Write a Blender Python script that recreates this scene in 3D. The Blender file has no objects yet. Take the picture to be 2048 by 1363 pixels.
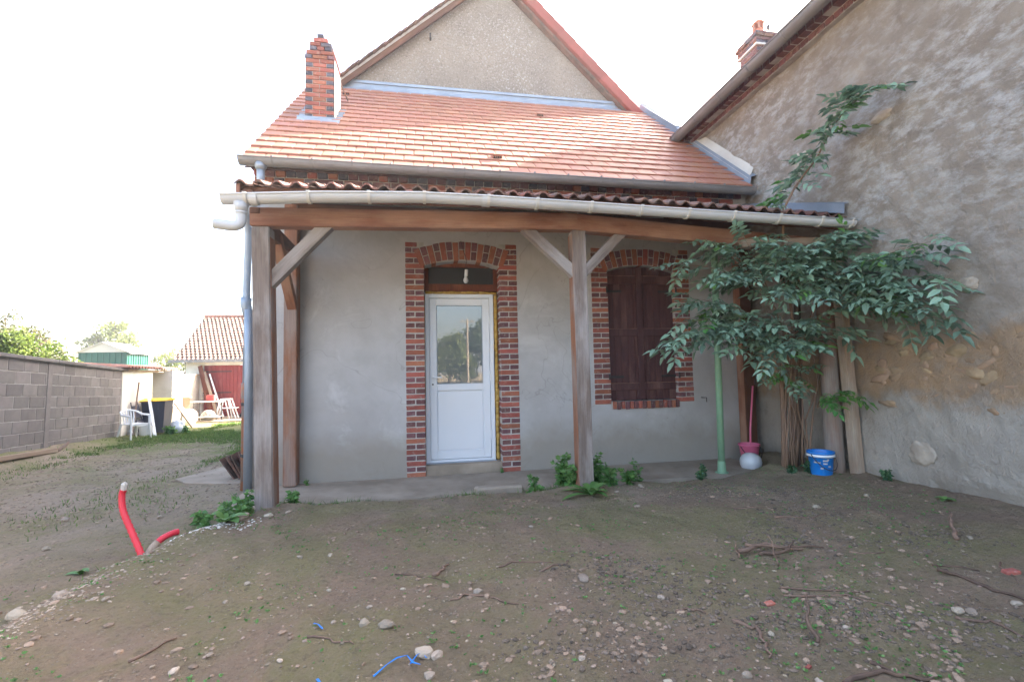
import bpy, bmesh, math, random
from mathutils import Vector, Matrix, noise
from mathutils.geometry import tessellate_polygon
R = math.radians
random.seed(11)
S = bpy.context.scene
COL = S.collection

# ------------------------------------------------------------------ camera, sky, sun, exposure
cam = bpy.data.cameras.new('camera'); camo = bpy.data.objects.new('camera', cam); COL.objects.link(camo)
cam.sensor_width = 36.0; cam.lens = 36.0 * 934.0 / 2048.0
cam.clip_start = 0.05; cam.clip_end = 2000
YAW, PIT, ROLL = R(10.2), R(3.73), R(-1.25)
fw = Vector((math.sin(YAW)*math.cos(PIT), math.cos(YAW)*math.cos(PIT), math.sin(PIT)))
r0 = Vector((math.cos(YAW), -math.sin(YAW), 0)); u0 = r0.cross(fw)
rt = math.cos(ROLL)*r0 + math.sin(ROLL)*u0; up = -math.sin(ROLL)*r0 + math.cos(ROLL)*u0
m = Matrix((rt, up, -fw)).transposed().to_4x4(); m.translation = Vector((0, 0, 1.265))
camo.matrix_world = m
S.camera = camo

SUN_AZ, SUN_EL = R(63.7), R(34.3)          # azimuth measured from +Y towards +X
W = bpy.data.worlds.new('World'); S.world = W; W.use_nodes = True
nt = W.node_tree; bg = nt.nodes['Background']
sky = nt.nodes.new('ShaderNodeTexSky'); sky.sky_type = 'NISHITA'; sky.sun_disc = False
sky.sun_elevation = SUN_EL; sky.sun_rotation = SUN_AZ
sky.air_density = 1.0; sky.dust_density = 4.5; sky.ozone_density = 0.3
nt.links.new(sky.outputs[0], bg.inputs[0]); bg.inputs[1].default_value = 0.105
sl = bpy.data.lights.new('sun', 'SUN'); sl.energy = 5.0; sl.angle = R(0.53); sl.color = (1.0, 0.94, 0.86)
so = bpy.data.objects.new('sun', sl); COL.objects.link(so)
sd = Vector((math.sin(SUN_AZ)*math.cos(SUN_EL), math.cos(SUN_AZ)*math.cos(SUN_EL), math.sin(SUN_EL)))
so.rotation_euler = sd.to_track_quat('Z', 'Y').to_euler()
so.location = (20, 20, 30)
S.view_settings.view_transform = 'Standard'; S.view_settings.look = 'None'
S.view_settings.gamma = 1.0; S.view_settings.use_curve_mapping = False
S.view_settings.exposure = 3.38
S.render.engine = 'CYCLES'
S.cycles.max_bounces = 10; S.cycles.diffuse_bounces = 7

# ------------------------------------------------------------------ helpers
WM = {}
class MB:
    def __init__(s): s.v = []; s.f = []
    def add(s, vs, fs):
        n = len(s.v); s.v += [tuple(v) for v in vs]; s.f += [tuple(i+n for i in f) for f in fs]; return s
    def box(s, c, d, M=None):
        hx, hy, hz = d[0]/2, d[1]/2, d[2]/2
        vs = [Vector((x, y, z)) for x in (-hx, hx) for y in (-hy, hy) for z in (-hz, hz)]
        if M is not None: vs = [M @ v for v in vs]
        c = Vector(c); vs = [v+c for v in vs]
        return s.add(vs, [(0,1,3,2),(4,6,7,5),(0,4,5,1),(2,3,7,6),(0,2,6,4),(1,5,7,3)])
    def bb(s, x0, x1, y0, y1, z0, z1):
        return s.box(((x0+x1)/2, (y0+y1)/2, (z0+z1)/2), (x1-x0, y1-y0, z1-z0))
    def tube(s, pts, rad, n=10, cap=True):
        pts = [Vector(p) for p in pts]
        if not hasattr(rad, '__len__'): rad = [rad]*len(pts)
        vs = []; fs = []
        t0 = (pts[1]-pts[0]).normalized()
        ref = Vector((0,0,1)) if abs(t0.z) < .9 else Vector((1,0,0))
        a = t0.cross(ref).normalized()
        for i, p in enumerate(pts):
            t = (pts[min(i+1, len(pts)-1)]-pts[max(i-1, 0)]).normalized()
            a = (a - t*a.dot(t)).normalized(); b = t.cross(a)
            for k in range(n):
                q = 2*math.pi*k/n; vs.append(p + (a*math.cos(q)+b*math.sin(q))*rad[i])
        for i in range(len(pts)-1):
            for k in range(n):
                k2 = (k+1) % n; fs.append((i*n+k, i*n+k2, (i+1)*n+k2, (i+1)*n+k))
        if cap:
            fs.append(tuple(reversed(range(n)))); fs.append(tuple(range((len(pts)-1)*n, len(pts)*n)))
        return s.add(vs, fs)
    def lathe(s, prof, n=20, c=(0,0,0), M=None):
        c = Vector(c); vs = []; fs = []
        for r_, z_ in prof:
            for k in range(n):
                q = 2*math.pi*k/n; v = Vector((r_*math.cos(q), r_*math.sin(q), z_))
                if M is not None: v = M @ v
                vs.append(v+c)
        for i in range(len(prof)-1):
            for k in range(n):
                k2 = (k+1) % n; fs.append((i*n+k, i*n+k2, (i+1)*n+k2, (i+1)*n+k))
        return s.add(vs, fs)
    def prism(s, poly, y0, y1):              # polygon in XZ, swept along Y
        n = len(poly)
        vs = [(x, y0, z) for x, z in poly]+[(x, y1, z) for x, z in poly]
        tri = tessellate_polygon([[Vector((x, z, 0)) for x, z in poly]])
        fs = [t for t in tri]+[tuple(i+n for i in reversed(t)) for t in tri]
        fs += [(i, (i+1) % n, (i+1) % n+n, i+n) for i in range(n)]
        return s.add(vs, fs)
    def mesh(s, name, smooth=False, fix=True):
        me = bpy.data.meshes.new(name); me.from_pydata(s.v, [], s.f)
        if fix:
            bm = bmesh.new(); bm.from_mesh(me); bmesh.ops.recalc_face_normals(bm, faces=bm.faces); bm.to_mesh(me); bm.free()
        if smooth:
            for p in me.polygons: p.use_smooth = True
        me.update(); return me
def obj(name, me, mt, parent=None, M=None, smooth=False, fix=True, kind=None):
    if isinstance(me, MB): me = me.mesh(name, smooth, fix)
    if mt is not None and len(me.materials) == 0: me.materials.append(mt)
    o = bpy.data.objects.new(name, me); COL.objects.link(o)
    if M is None: M = Matrix()
    WM[o] = M
    if parent is not None:
        o.parent = parent; o.matrix_parent_inverse = WM[parent].inverted()
    o.matrix_basis = M
    if kind: o['kind'] = kind
    return o
def tag(o, label, cat, group=None):
    o['label'] = label; o['category'] = cat
    if group: o['group'] = group
    return o
def thing(name, label, cat, loc, group=None):
    o = bpy.data.objects.new(name, None); COL.objects.link(o); o.empty_display_size = .1
    M = Matrix.Translation(Vector(loc)); WM[o] = M; o.matrix_basis = M
    return tag(o, label, cat, group)
def frame_mat(o, x, y, z):
    M = Matrix((Vector(x).normalized(), Vector(y).normalized(), Vector(z).normalized())).transposed().to_4x4()
    M.translation = Vector(o); return M
_bc = {}
def bbox_mesh(name, d, b=.004, key=None, jit=0):      # bevelled box mesh, shared
    k = (name, tuple(round(x, 4) for x in d), b, key)
    if k in _bc: return _bc[k]
    bm = bmesh.new(); bmesh.ops.create_cube(bm, size=1)
    for v in bm.verts:
        v.co = Vector((v.co.x*d[0]+random.uniform(-jit, jit), v.co.y*d[1]+random.uniform(-jit, jit), v.co.z*d[2]+random.uniform(-jit, jit)))
    if b: bmesh.ops.bevel(bm, geom=bm.edges[:], offset=b, segments=1, affect='EDGES')
    me = bpy.data.meshes.new(name); bm.to_mesh(me); bm.free(); _bc[k] = me; return me
def beam(name, p0, p1, w, h, mt, parent, upv=(0,-1,0), b=.008):   # local Z runs along the timber
    p0 = Vector(p0); p1 = Vector(p1); z = (p1-p0); L = z.length; z.normalize()
    y = Vector(upv); y = (y-z*y.dot(z)).normalized(); x = y.cross(z)
    bm = bmesh.new(); bmesh.ops.create_cube(bm, size=1)
    for v in bm.verts: v.co = Vector((v.co.x*w, v.co.y*h, v.co.z*L))
    bmesh.ops.bevel(bm, geom=bm.edges[:], offset=b, segments=2, affect='EDGES')
    me = bpy.data.meshes.new(name); bm.to_mesh(me); bm.free()
    return obj(name, me, mt, parent, frame_mat((p0+p1)/2, x, y, z))
def fbm(x, y, z=0, sc=1.0, oc=4):
    return noise.fractal(Vector((x*sc, y*sc, z*sc)), 1.0, 2.0, oc)
def sstep(a, b, x):
    t = max(0., min(1., (x-a)/(b-a))); return t*t*(3-2*t)

# ------------------------------------------------------------------ materials
class N:
    def __init__(s, name):
        s.m = bpy.data.materials.new(name); s.m.use_nodes = True; s.t = s.m.node_tree
        s.b = s.t.nodes['Principled BSDF']; s.out = s.t.nodes['Material Output']
    def n(s, ty, **kw):
        x = s.t.nodes.new('ShaderNode'+ty)
        for k, v in kw.items(): setattr(x, k, v)
        return x
    def l(s, a, b): s.t.links.new(a, b)
    def coord(s, stretch=(1,1,1), rot=(0,0,0), rnd=True, kind='Object'):
        tc = s.n('TexCoord'); v = tc.outputs[kind]
        if rnd:
            oi = s.n('ObjectInfo'); a = s.n('VectorMath', operation='MULTIPLY_ADD')
            s.l(oi.outputs['Random'], a.inputs[0]); a.inputs[1].default_value = (37, 53, 71); s.l(v, a.inputs[2]); v = a.outputs[0]
        mp = s.n('Mapping'); s.l(v, mp.inputs[0]); mp.inputs['Scale'].default_value = stretch; mp.inputs['Rotation'].default_value = rot
        return mp.outputs[0]
    def noise(s, v, scale, detail=6, rough=.6, dist=0):
        x = s.n('TexNoise'); s.l(v, x.inputs['Vector']); x.inputs['Scale'].default_value = scale
        x.inputs['Detail'].default_value = detail; x.inputs['Roughness'].default_value = rough; x.inputs['Distortion'].default_value = dist
        return x.outputs['Fac']
    def ramp(s, f, *st):
        x = s.n('ValToRGB'); s.l(f, x.inputs[0]); e = x.color_ramp.elements
        while len(e) < len(st): e.new(.5)
        for el, (p, c) in zip(e, st):
            el.position = p; el.color = (c, c, c, 1) if not hasattr(c, '__len__') else (*c, 1)
        return x.outputs[0]
    def mix(s, f, a, b, mode='MIX'):
        x = s.n('Mix', data_type='RGBA', blend_type=mode)
        for inp, v in ((x.inputs[0], f), (x.inputs[6], a), (x.inputs[7], b)):
            if hasattr(v, 'is_linked'): s.l(v, inp)
            elif hasattr(v, '__len__'): inp.default_value = (*v, 1)
            else: inp.default_value = v
        return x.outputs[2]
    def math(s, op, a, b=0, clamp=False):
        x = s.n('Math', operation=op, use_clamp=clamp)
        for inp, v in ((x.inputs[0], a), (x.inputs[1], b)):
            if hasattr(v, 'is_linked'): s.l(v, inp)
            else: inp.default_value = v
        return x.outputs[0]
    def rnd(s, c, amt, island=False, hue=0):
        h = s.n('HueSaturation'); r = s.n('NewGeometry').outputs['Random Per Island'] if island else s.n('ObjectInfo').outputs['Random']
        s.l(s.math('MULTIPLY_ADD', r, 2*amt), h.inputs['Value']); h.inputs['Value'].links[0].from_node.inputs[2].default_value = 1-amt
        if hue:
            k = s.math('FRACT', s.math('MULTIPLY', r, 7.31)); q = s.math('MULTIPLY_ADD', k, 2*hue); q.node.inputs[2].default_value = .5-hue; s.l(q, h.inputs['Hue'])
        s.l(c, h.inputs['Color']); return h.outputs[0]
    def bump(s, h, strength, dist=.02):
        x = s.n('Bump'); s.l(h, x.inputs['Height']); x.inputs['Strength'].default_value = strength; x.inputs['Distance'].default_value = dist
        s.l(x.outputs[0], s.b.inputs['Normal'])
    def fin(s, col, rough=.85, spec=.3, metal=0):
        if hasattr(col, 'is_linked'): s.l(col, s.b.inputs['Base Color'])
        else: s.b.inputs['Base Color'].default_value = (*col, 1)
        if hasattr(rough, 'is_linked'): s.l(rough, s.b.inputs['Roughness'])
        else: s.b.inputs['Roughness'].default_value = rough
        s.b.inputs['Specular IOR Level'].default_value = spec; s.b.inputs['Metallic'].default_value = metal
        return s.m
def pm(name, c1, c2=None, scale=4, lo=.35, hi=.65, rough=.85, bump=0, bscale=40, rnd=0, stretch=(1,1,1), spec=.3, metal=0, detail=6, hue=0, island=False, dist=.01):
    k = N(name); v = k.coord(stretch); c2 = c2 or tuple(x*.8 for x in c1)
    f = k.ramp(k.noise(v, scale, detail), (lo, 0), (hi, 1)); c = k.mix(f, c1, c2)
    if rnd: c = k.rnd(c, rnd, island, hue)
    if bump: k.bump(k.noise(v, bscale, 5, .65), bump, dist)
    return k.fin(c, rough, spec, metal)
def leafmat(name, c1, c2, tr=.35, rnd=.25, rough=.45, spec=.35, island=True):
    k = N(name); v = k.coord(); c = k.mix(k.ramp(k.noise(v, 6), (.35, 0), (.65, 1)), c1, c2); c = k.rnd(c, rnd, island, .015)
    k.fin(c, rough, spec)
    t = k.n('BsdfTranslucent'); k.l(c, t.inputs[0])
    mx = k.n('MixShader'); mx.inputs[0].default_value = tr
    k.l(k.b.outputs[0], mx.inputs[1]); k.l(t.outputs[0], mx.inputs[2]); k.l(mx.outputs[0], k.out.inputs[0]); return k.m

def woodmat(name, c1, c2, c3, amt=.5, rough=.75):
    k = N(name); v = k.coord((18, 18, 1.2)); g = k.noise(v, 1.6, 8, .7, .6)
    c = k.mix(k.ramp(g, (.3, 0), (.7, 1)), c1, c2)
    v2 = k.coord((3, 3, .9)); w = k.ramp(k.noise(v2, 1.3, 5, .6), (.62-amt*.4, 0), (.78-amt*.4, 1))
    c = k.mix(w, c, c3); fine = k.ramp(k.noise(k.coord((90, 90, 2.5)), 1.5, 4), (.4, 0), (.6, 1))
    c = k.mix(k.math('MULTIPLY', fine, .35), c, k.mix(.55, c, (.03, .02, .015)))
    k.bump(g, .5, .006); return k.fin(c, rough, .25)
stained = woodmat('stained_timber', (.33, .145, .085), (.22, .1, .065), (.4, .225, .15), .4)
stained_dark = woodmat('dark_stained_timber', (.16, .07, .04), (.1, .046, .03), (.22, .1, .06), .3)
weathered = woodmat('weathered_timber', (.265, .205, .17), (.14, .108, .09), (.34, .3, .275), .55)
weather_side = woodmat('half_weathered_timber', (.33, .14, .07), (.22, .105, .065), (.3, .22, .18), .4)
palewood = woodmat('pale_timber', (.42, .31, .22), (.3, .21, .15), (.45, .38, .3), .4)
oldwood = woodmat('old_post_timber', (.3, .17, .115), (.18, .115, .085), (.25, .21, .18), .5)

def plaster():
    k = N('cement_render'); v = k.coord(rnd=False)
    big = k.ramp(k.noise(v, .75, 5, .55, .4), (.36, 0), (.64, 1)); c = k.mix(big, (.4, .38, .362), (.5, .488, .48))
    mid = k.ramp(k.noise(v, 4.5, 7, .65), (.42, 0), (.72, 1)); c = k.mix(k.math('MULTIPLY', mid, .3), c, (.31, .295, .275))
    lime = k.ramp(k.noise(v, 1.7, 9, .72, .6), (.54, 0), (.7, 1)); c = k.mix(k.math('MULTIPLY', lime, .5), c, (.62, .615, .6))
    vst = k.coord((2.2, 1, .3), rnd=False); stn = k.ramp(k.noise(vst, 1.5, 8, .68, .3), (.58, 0), (.78, .45)); c = k.mix(stn, c, (.36, .33, .29))
    hair = k.ramp(k.math('ABSOLUTE', k.math('SUBTRACT', k.noise(v, 1.1, 3, .5, 1.0), .5)), (0, .35), (.004, 0)); c = k.mix(hair, c, (.2, .17, .15))
    # rising damp and splash dirt near the foot of the wall
    sp = k.n('SeparateXYZ'); k.l(k.n('TexCoord').outputs['Object'], sp.inputs[0])
    h = k.math('ADD', sp.outputs[2], k.math('MULTIPLY', k.noise(v, 2.2, 5), -.6)); d = k.ramp(h, (0, .8), (.36, 0))
    c = k.mix(d, c, (.30, .265, .215))
    k.bump(k.math('ADD', k.noise(v, 9, 5), k.math('MULTIPLY', k.noise(v, 130, 4, .7), .35)), .35, .012)
    return k.fin(c, .92, .15)
render_m = plaster()
def roughwall():
    k = N('old_lime_render'); v = k.coord(rnd=False); tc = k.n('TexCoord').outputs['Object']
    sp = k.n('SeparateXYZ'); k.l(tc, sp.inputs[0])
    vd = k.coord((1, 1.0, 1.9), (R(38), 0, 0), rnd=False)
    a = k.ramp(k.noise(vd, 5.2, 10, .74, .15), (.46, 0), (.62, 1))
    zone = k.ramp(k.noise(v, .8, 4, .5), (.35, .25), (.6, 1))
    x = k.n('MapRange'); k.l(sp.outputs[2], x.inputs[0]); x.inputs[1].default_value = 1.6; x.inputs[2].default_value = 3.0; x.inputs[3].default_value = .3; x.inputs[4].default_value = 1
    base = k.mix(k.ramp(k.noise(v, 2.4, 8, .65), (.35, 0), (.65, 1)), (.37, .312, .25), (.27, .222, .178))
    c = k.mix(k.math('MULTIPLY', k.math('MULTIPLY', a, zone), x.outputs[0]), base, (.5, .47, .435))
    # lower smooth grey lime coat
    y = k.n('MapRange'); hz = k.math('ADD', sp.outputs[2], k.math('MULTIPLY', k.noise(v, 1.6, 6, .6), -1.1)); k.l(hz, y.inputs[0]); y.inputs[1].default_value = .25; y.inputs[2].default_value = .55; y.inputs[3].default_value = .6; y.inputs[4].default_value = 0
    c = k.mix(y.outputs[0], c, k.mix(k.ramp(k.noise(v, 3.2, 8, .7), (.4, 0), (.7, 1)), (.55, .495, .42), (.43, .375, .31)))
    # band where the coat has gone and ochre bedding shows
    z1 = k.n('MapRange'); k.l(k.math('ABSOLUTE', k.math('SUBTRACT', sp.outputs[2], 1.22)), z1.inputs[0]); z1.inputs[1].default_value = .18; z1.inputs[2].default_value = .62; z1.inputs[3].default_value = .3; z1.inputs[4].default_value = -.25
    o = k.ramp(k.math('ADD', k.noise(v, 3.3, 8, .68, .5), z1.outputs[0]), (.54, 0), (.76, 1))
    c = k.mix(k.math('MULTIPLY', o, .75), c, k.mix(k.ramp(k.noise(v, 7, 6), (.35, 0), (.65, 1)), (.43, .26, .13), (.34, .225, .135)))
    spot = k.ramp(k.noise(v, 6, 6, .6), (.6, 0), (.7, 1)); c = k.mix(k.math('MULTIPLY', spot, .45), c, (.25, .205, .165))
    vs_ = k.coord((1, 3.0, .35), rnd=False); stk = k.ramp(k.noise(vs_, 1.6, 7, .65), (.56, 0), (.72, .5)); c = k.mix(stk, c, (.27, .23, .19))
    k.bump(k.math('ADD', k.noise(v, 12, 8, .7), k.math('MULTIPLY', k.noise(v, 75, 5, .7), .5)), .9, .045)
    return k.fin(c, .95, .1)
oldrender = roughwall()
def roughcast():
    k = N('pebbledash'); v = k.coord(rnd=False)
    c = k.mix(k.ramp(k.noise(v, .9, 6, .6), (.35, 0), (.65, 1)), (.36, .305, .245), (.27, .23, .19))
    f = k.ramp(k.noise(v, 26, 4, .8), (.52, 0), (.66, 1)); z = k.ramp(k.noise(v, .7, 5), (.35, .2), (.7, 1))
    c = k.mix(k.math('MULTIPLY', f, z), c, (.56, .54, .5)); d = k.ramp(k.noise(v, 40, 3), (.3, .6), (.45, 0)); c = k.mix(d, c, (.15, .12, .1))
    k.bump(k.noise(v, 30, 5, .7), .9, .04); return k.fin(c, .95, .1)
pebbledash = roughcast()
def brickmat(name, c1, c2, rnd=.22):
    k = N(name); v = k.coord(); f = k.ramp(k.noise(v, 9, 6, .65), (.35, 0), (.65, 1)); c = k.mix(f, c1, c2); c = k.rnd(c, rnd, hue=.012)
    w = k.ramp(k.noise(v, 16, 7, .75), (.54, 0), (.72, .6)); c = k.mix(w, c, (.42, .36, .31))
    k.bump(k.noise(v, 60, 5, .7), .35, .006); return k.fin(c, .9, .15)
red_brick = brickmat('red_brick', (.37, .125, .08), (.29, .1, .07))
dark_brick = brickmat('dark_brick', (.19, .085, .08), (.14, .07, .076))
rust_brick = brickmat('brown_brick', (.2, .085, .055), (.15, .07, .05))
blue_brick = brickmat('blue_grey_brick', (.105, .1, .125), (.085, .075, .095), .3)
mortar = pm('lime_mortar', (.5, .47, .43), (.38, .35, .31), 8, bump=.4, bscale=60)
tile_m = pm('new_clay_tile', (.38, .165, .1), (.32, .135, .085), 3, rnd=.035, bump=.12, bscale=50, rough=.62, spec=.35, hue=.006)
tile_dark = pm('mossy_clay_tile', (.2, .095, .07), (.11, .07, .055), 6, .4, .6, rnd=.25, bump=.4, bscale=40, hue=.015)
tile_pale = pm('pale_clay_tile', (.27, .17, .125), (.19, .128, .1), 5, rnd=.25, bump=.2, bscale=30, island=True)
tile_old = pm('faded_clay_tile', (.42, .2, .14), (.3, .16, .12), 6, rnd=.25, bump=.2)
tile_edge = pm('red_verge_tile', (.33, .075, .06), (.26, .07, .055), 3, rnd=.12)
zinc = pm('zinc', (.34, .385, .44), (.27, .31, .36), 3, rough=.5, metal=.35, spec=.5)
zinc_g = pm('weathered_zinc_gutter', (.27, .26, .255), (.2, .19, .185), 2.5, stretch=(1, 4, 4), rough=.6, metal=.3, rnd=.05)
pvc = pm('grey_plastic_gutter', (.54, .54, .545), (.46, .455, .44), 2.2, .45, .75, rough=.5, spec=.4)
pvc_c = pm('cream_plastic_bracket', (.6, .57, .52), (.52, .49, .44), 5, rough=.5)
pvc_w = pm('white_plastic', (.78, .79, .8), (.74, .75, .76), 3, rough=.35, spec=.45)
pvc_door = pm('white_door_plastic', (.74, .76, .79), (.71, .73, .76), 2, rough=.32, spec=.45)
pipe_blue = pm('blue_grey_pipe', (.21, .235, .275), (.17, .19, .225), 3, rough=.6)
rust = pm('rusted_cast_iron', (.4, .15, .06), (.25, .2, .17), 7, .4, .6, bump=.4, bscale=60)
iron = pm('black_iron', (.025, .025, .027), (.05, .04, .035), 20, rough=.6, spec=.4)
shutter_m = woodmat('shutter_paint', (.115, .05, .048), (.07, .034, .036), (.18, .09, .075), .3)
shutter_e = pm('worn_shutter_edge', (.3, .16, .11), (.16, .08, .06), 12)
transom_m = woodmat('transom_timber', (.2, .06, .03), (.13, .045, .028), (.28, .11, .06), .3)
foam = pm('yellow_foam', (.55, .36, .1), (.42, .26, .07), 25, bump=.6, bscale=50, rough=.9)
conc = pm('concrete', (.41, .335, .26), (.28, .225, .17), 2.2, .35, .65, bump=.4, bscale=45, rough=.95, spec=.1)
conc_blk = pm('concrete_block', (.235, .21, .195), (.19, .17, .16), 5, rnd=.14, bump=.6, bscale=70, rough=.95, hue=.01, spec=.1)
joint = pm('grey_mortar', (.42, .4, .37), (.28, .255, .23), 6, bump=.5, bscale=50)
white_wall = pm('white_render', (.72, .69, .63), (.55, .51, .45), 2, .45, .75, bump=.3, bscale=40)
cream_wall = pm('cream_render', (.55, .51, .45), (.45, .41, .36), 2.4, bump=.3, bscale=40)
red_paint = woodmat('red_door_paint', (.3, .055, .05), (.25, .05, .048), (.34, .1, .09), .25)
green_tin = pm('green_sheet_metal', (.006, .085, .06), (.006, .07, .05), 2, rough=.45, spec=.4)
cream_tin = pm('cream_sheet_metal', (.5, .46, .42), (.45, .41, .38), 2, rough=.5)
bark = pm('elder_bark', (.27, .165, .105), (.185, .12, .085), 9, stretch=(1, 1, .3), bump=.6, bscale=40)
bark_d = pm('dark_bark', (.12, .085, .06), (.07, .05, .04), 8, stretch=(1, 1, .3), bump=.7, bscale=40)
elder_leaf = leafmat('elder_leaf', (.175, .28, .19), (.24, .345, .235), .33, .5, .45, .5, island=False)
elder_leaf_y = leafmat('young_elder_leaf', (.13, .29, .06), (.1, .25, .07), .35, .2, .45, .35, island=False)
elder_stuff = leafmat('elder_leaf_mass', (.175, .28, .185), (.235, .34, .225), .33, .5, .45, .5)
hedge_leaf = leafmat('hedge_leaf', (.11, .16, .03), (.16, .2, .04), .5, .45)
purple_leaf = leafmat('bronze_leaf', (.12, .1, .05), (.1, .12, .045), .45, .4)
tree_leaf = leafmat('tree_leaf', (.13, .17, .045), (.17, .19, .06), .45, .35)
dark_tree_leaf = leafmat('dark_tree_leaf', (.035, .07, .025), (.07, .095, .03), .3, .4)
weed_leaf = leafmat('weed_leaf', (.1, .22, .055), (.14, .27, .075), .35, .3)
weed_dark = leafmat('ivy_leaf', (.05, .11, .05), (.065, .14, .06), .2, .3)
grass_m = leafmat('grass_blade', (.09, .17, .035), (.14, .2, .05), .4, .4)

def groundmat():
    k = N('bare_earth'); v = k.coord(rnd=False)
    sp = k.n('SeparateXYZ'); k.l(v, sp.inputs[0])
    c = k.mix(k.ramp(k.noise(v, .55, 6, .6, .5), (.36, 0), (.64, 1)), (.34, .235, .158), (.26, .18, .124))
    c = k.mix(k.ramp(k.noise(v, 3.1, 9, .7), (.45, 0), (.7, .7)), c, (.19, .14, .1))
    # paler dry gravelly dust towards the veranda and the left yard
    dry = k.ramp(k.math('ADD', k.noise(v, 1.1, 7, .6), k.math('MULTIPLY', k.math('SUBTRACT', sp.outputs[1], 3.8), .16)), (.5, 0), (.85, .75))
    lft = k.ramp(k.math('ADD', k.math('MULTIPLY', k.math('ADD', sp.outputs[0], 2.1), -.6), k.math('MULTIPLY', k.noise(v, 1.8, 6), .6)), (.3, 0), (.8, .6))
    c = k.mix(dry, c, (.44, .35, .265)); c = k.mix(lft, c, (.4, .31, .225))
    # moss film in the damp middle
    mo = k.ramp(k.noise(v, .9, 8, .72, .8), (.42, 0), (.58, .65)); c = k.mix(mo, c, (.215, .205, .08))
    gy = k.ramp(k.math('ADD', k.math('MULTIPLY', k.noise(v, .8, 6, .65, .3), 1.0), k.math('MULTIPLY', k.math('SUBTRACT', sp.outputs[1], 9.5), .05)), (.45, 0), (.58, .85))
    far = k.math('MULTIPLY', gy, k.ramp(k.math('MULTIPLY', k.math('SUBTRACT', sp.outputs[1], 5.5), .3), (0, 0), (1, 1)))
    c = k.mix(far, c, (.17, .21, .06))
    vo = k.n('TexVoronoi'); k.l(v, vo.inputs['Vector']); vo.inputs['Scale'].default_value = 48; vo.inputs['Randomness'].default_value = 1
    pe = k.math('MULTIPLY', k.ramp(vo.outputs['Distance'], (.22, 1), (.3, 0)), k.ramp(k.noise(v, 7, 5, .6), (.46, 0), (.6, 1)))
    sepc = k.n('SeparateColor'); k.l(vo.outputs['Color'], sepc.inputs[0])
    pc = k.mix(sepc.outputs[0], (.17, .13, .1), (.4, .35, .28)); c = k.mix(k.math('MULTIPLY', pe, .8), c, pc)
    h = k.math('ADD', k.math('ADD', k.noise(v, 14, 9, .72), k.math('MULTIPLY', k.noise(v, 60, 6, .75), .45)), k.math('MULTIPLY', pe, .3))
    k.bump(h, 1.0, .05)
    c = k.mix(k.ramp(k.noise(v, 38, 6, .75), (.4, .0), (.72, .55)), c, (.33, .26, .19)); c = k.mix(k.ramp(k.noise(v, 24, 6, .75), (.3, .6), (.47, 0)), c, (.11, .08, .058))
    return k.fin(c, .97, .08)
ground_m = groundmat()
pebble_m = pm('pebble', (.31, .235, .165), (.23, .17, .12), 10, rnd=.34, island=True, hue=.02, rough=.85)
stone_m = pm('pale_limestone', (.38, .31, .235), (.28, .22, .16), 9, rnd=.22, bump=.6, bscale=35, hue=.01)
stone_o = pm('ochre_rubble', (.35, .235, .14), (.27, .185, .115), 6, rnd=.14, bump=.8, bscale=26, hue=.012)
stone_p = pm('pale_rubble', (.46, .39, .31), (.33, .27, .21), 8, rnd=.1, bump=.8, bscale=26)
stick_m = pm('dead_root', (.2, .125, .085), (.12, .075, .055), 12, rnd=.35, bump=.5, bscale=40)
red_pipe = pm('red_conduit', (.72, .035, .055), (.62, .03, .05), 4, rough=.45, spec=.4)
blue_pl = pm('blue_plastic', (.012, .2, .62), (.01, .16, .5), 6, rough=.35, spec=.5)
pink_pl = pm('pink_plastic', (.78, .17, .3), (.72, .15, .27), 4, rough=.35, spec=.5)
grey_pl = pm('dark_grey_plastic', (.06, .062, .085), (.05, .052, .07), 4, rough=.5, spec=.4)
yel_pl = pm('yellow_plastic', (.78, .5, .02), (.72, .45, .02), 4, rough=.4)
green_paint = pm('green_painted_steel', (.24, .4, .25), (.2, .34, .22), 6, .4, .7, rough=.5, bump=.2)
globe_m = pm('frosted_globe', (.62, .63, .64), (.57, .58, .6), 4, rough=.35, spec=.5)

def glassmat(name, refl, base):
    k = N(name); k.fin(base, .25, .2); g = k.n('BsdfGlossy'); g.inputs['Roughness'].default_value = .012; g.inputs[0].default_value = (1, 1, 1, 1)
    mx = k.n('MixShader'); lw = k.n('LayerWeight'); lw.inputs[0].default_value = .25
    f = k.math('MULTIPLY_ADD', lw.outputs['Fresnel'], .6); f.node.inputs[2].default_value = refl; k.l(f, mx.inputs[0])
    k.l(k.b.outputs[0], mx.inputs[1]); k.l(g.outputs[0], mx.inputs[2]); k.l(mx.outputs[0], k.out.inputs[0]); return k.m
glass = glassmat('window_glass', .1, (.085, .11, .125))
glass_d = glassmat('dusty_glass', .08, (.045, .048, .046))

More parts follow.
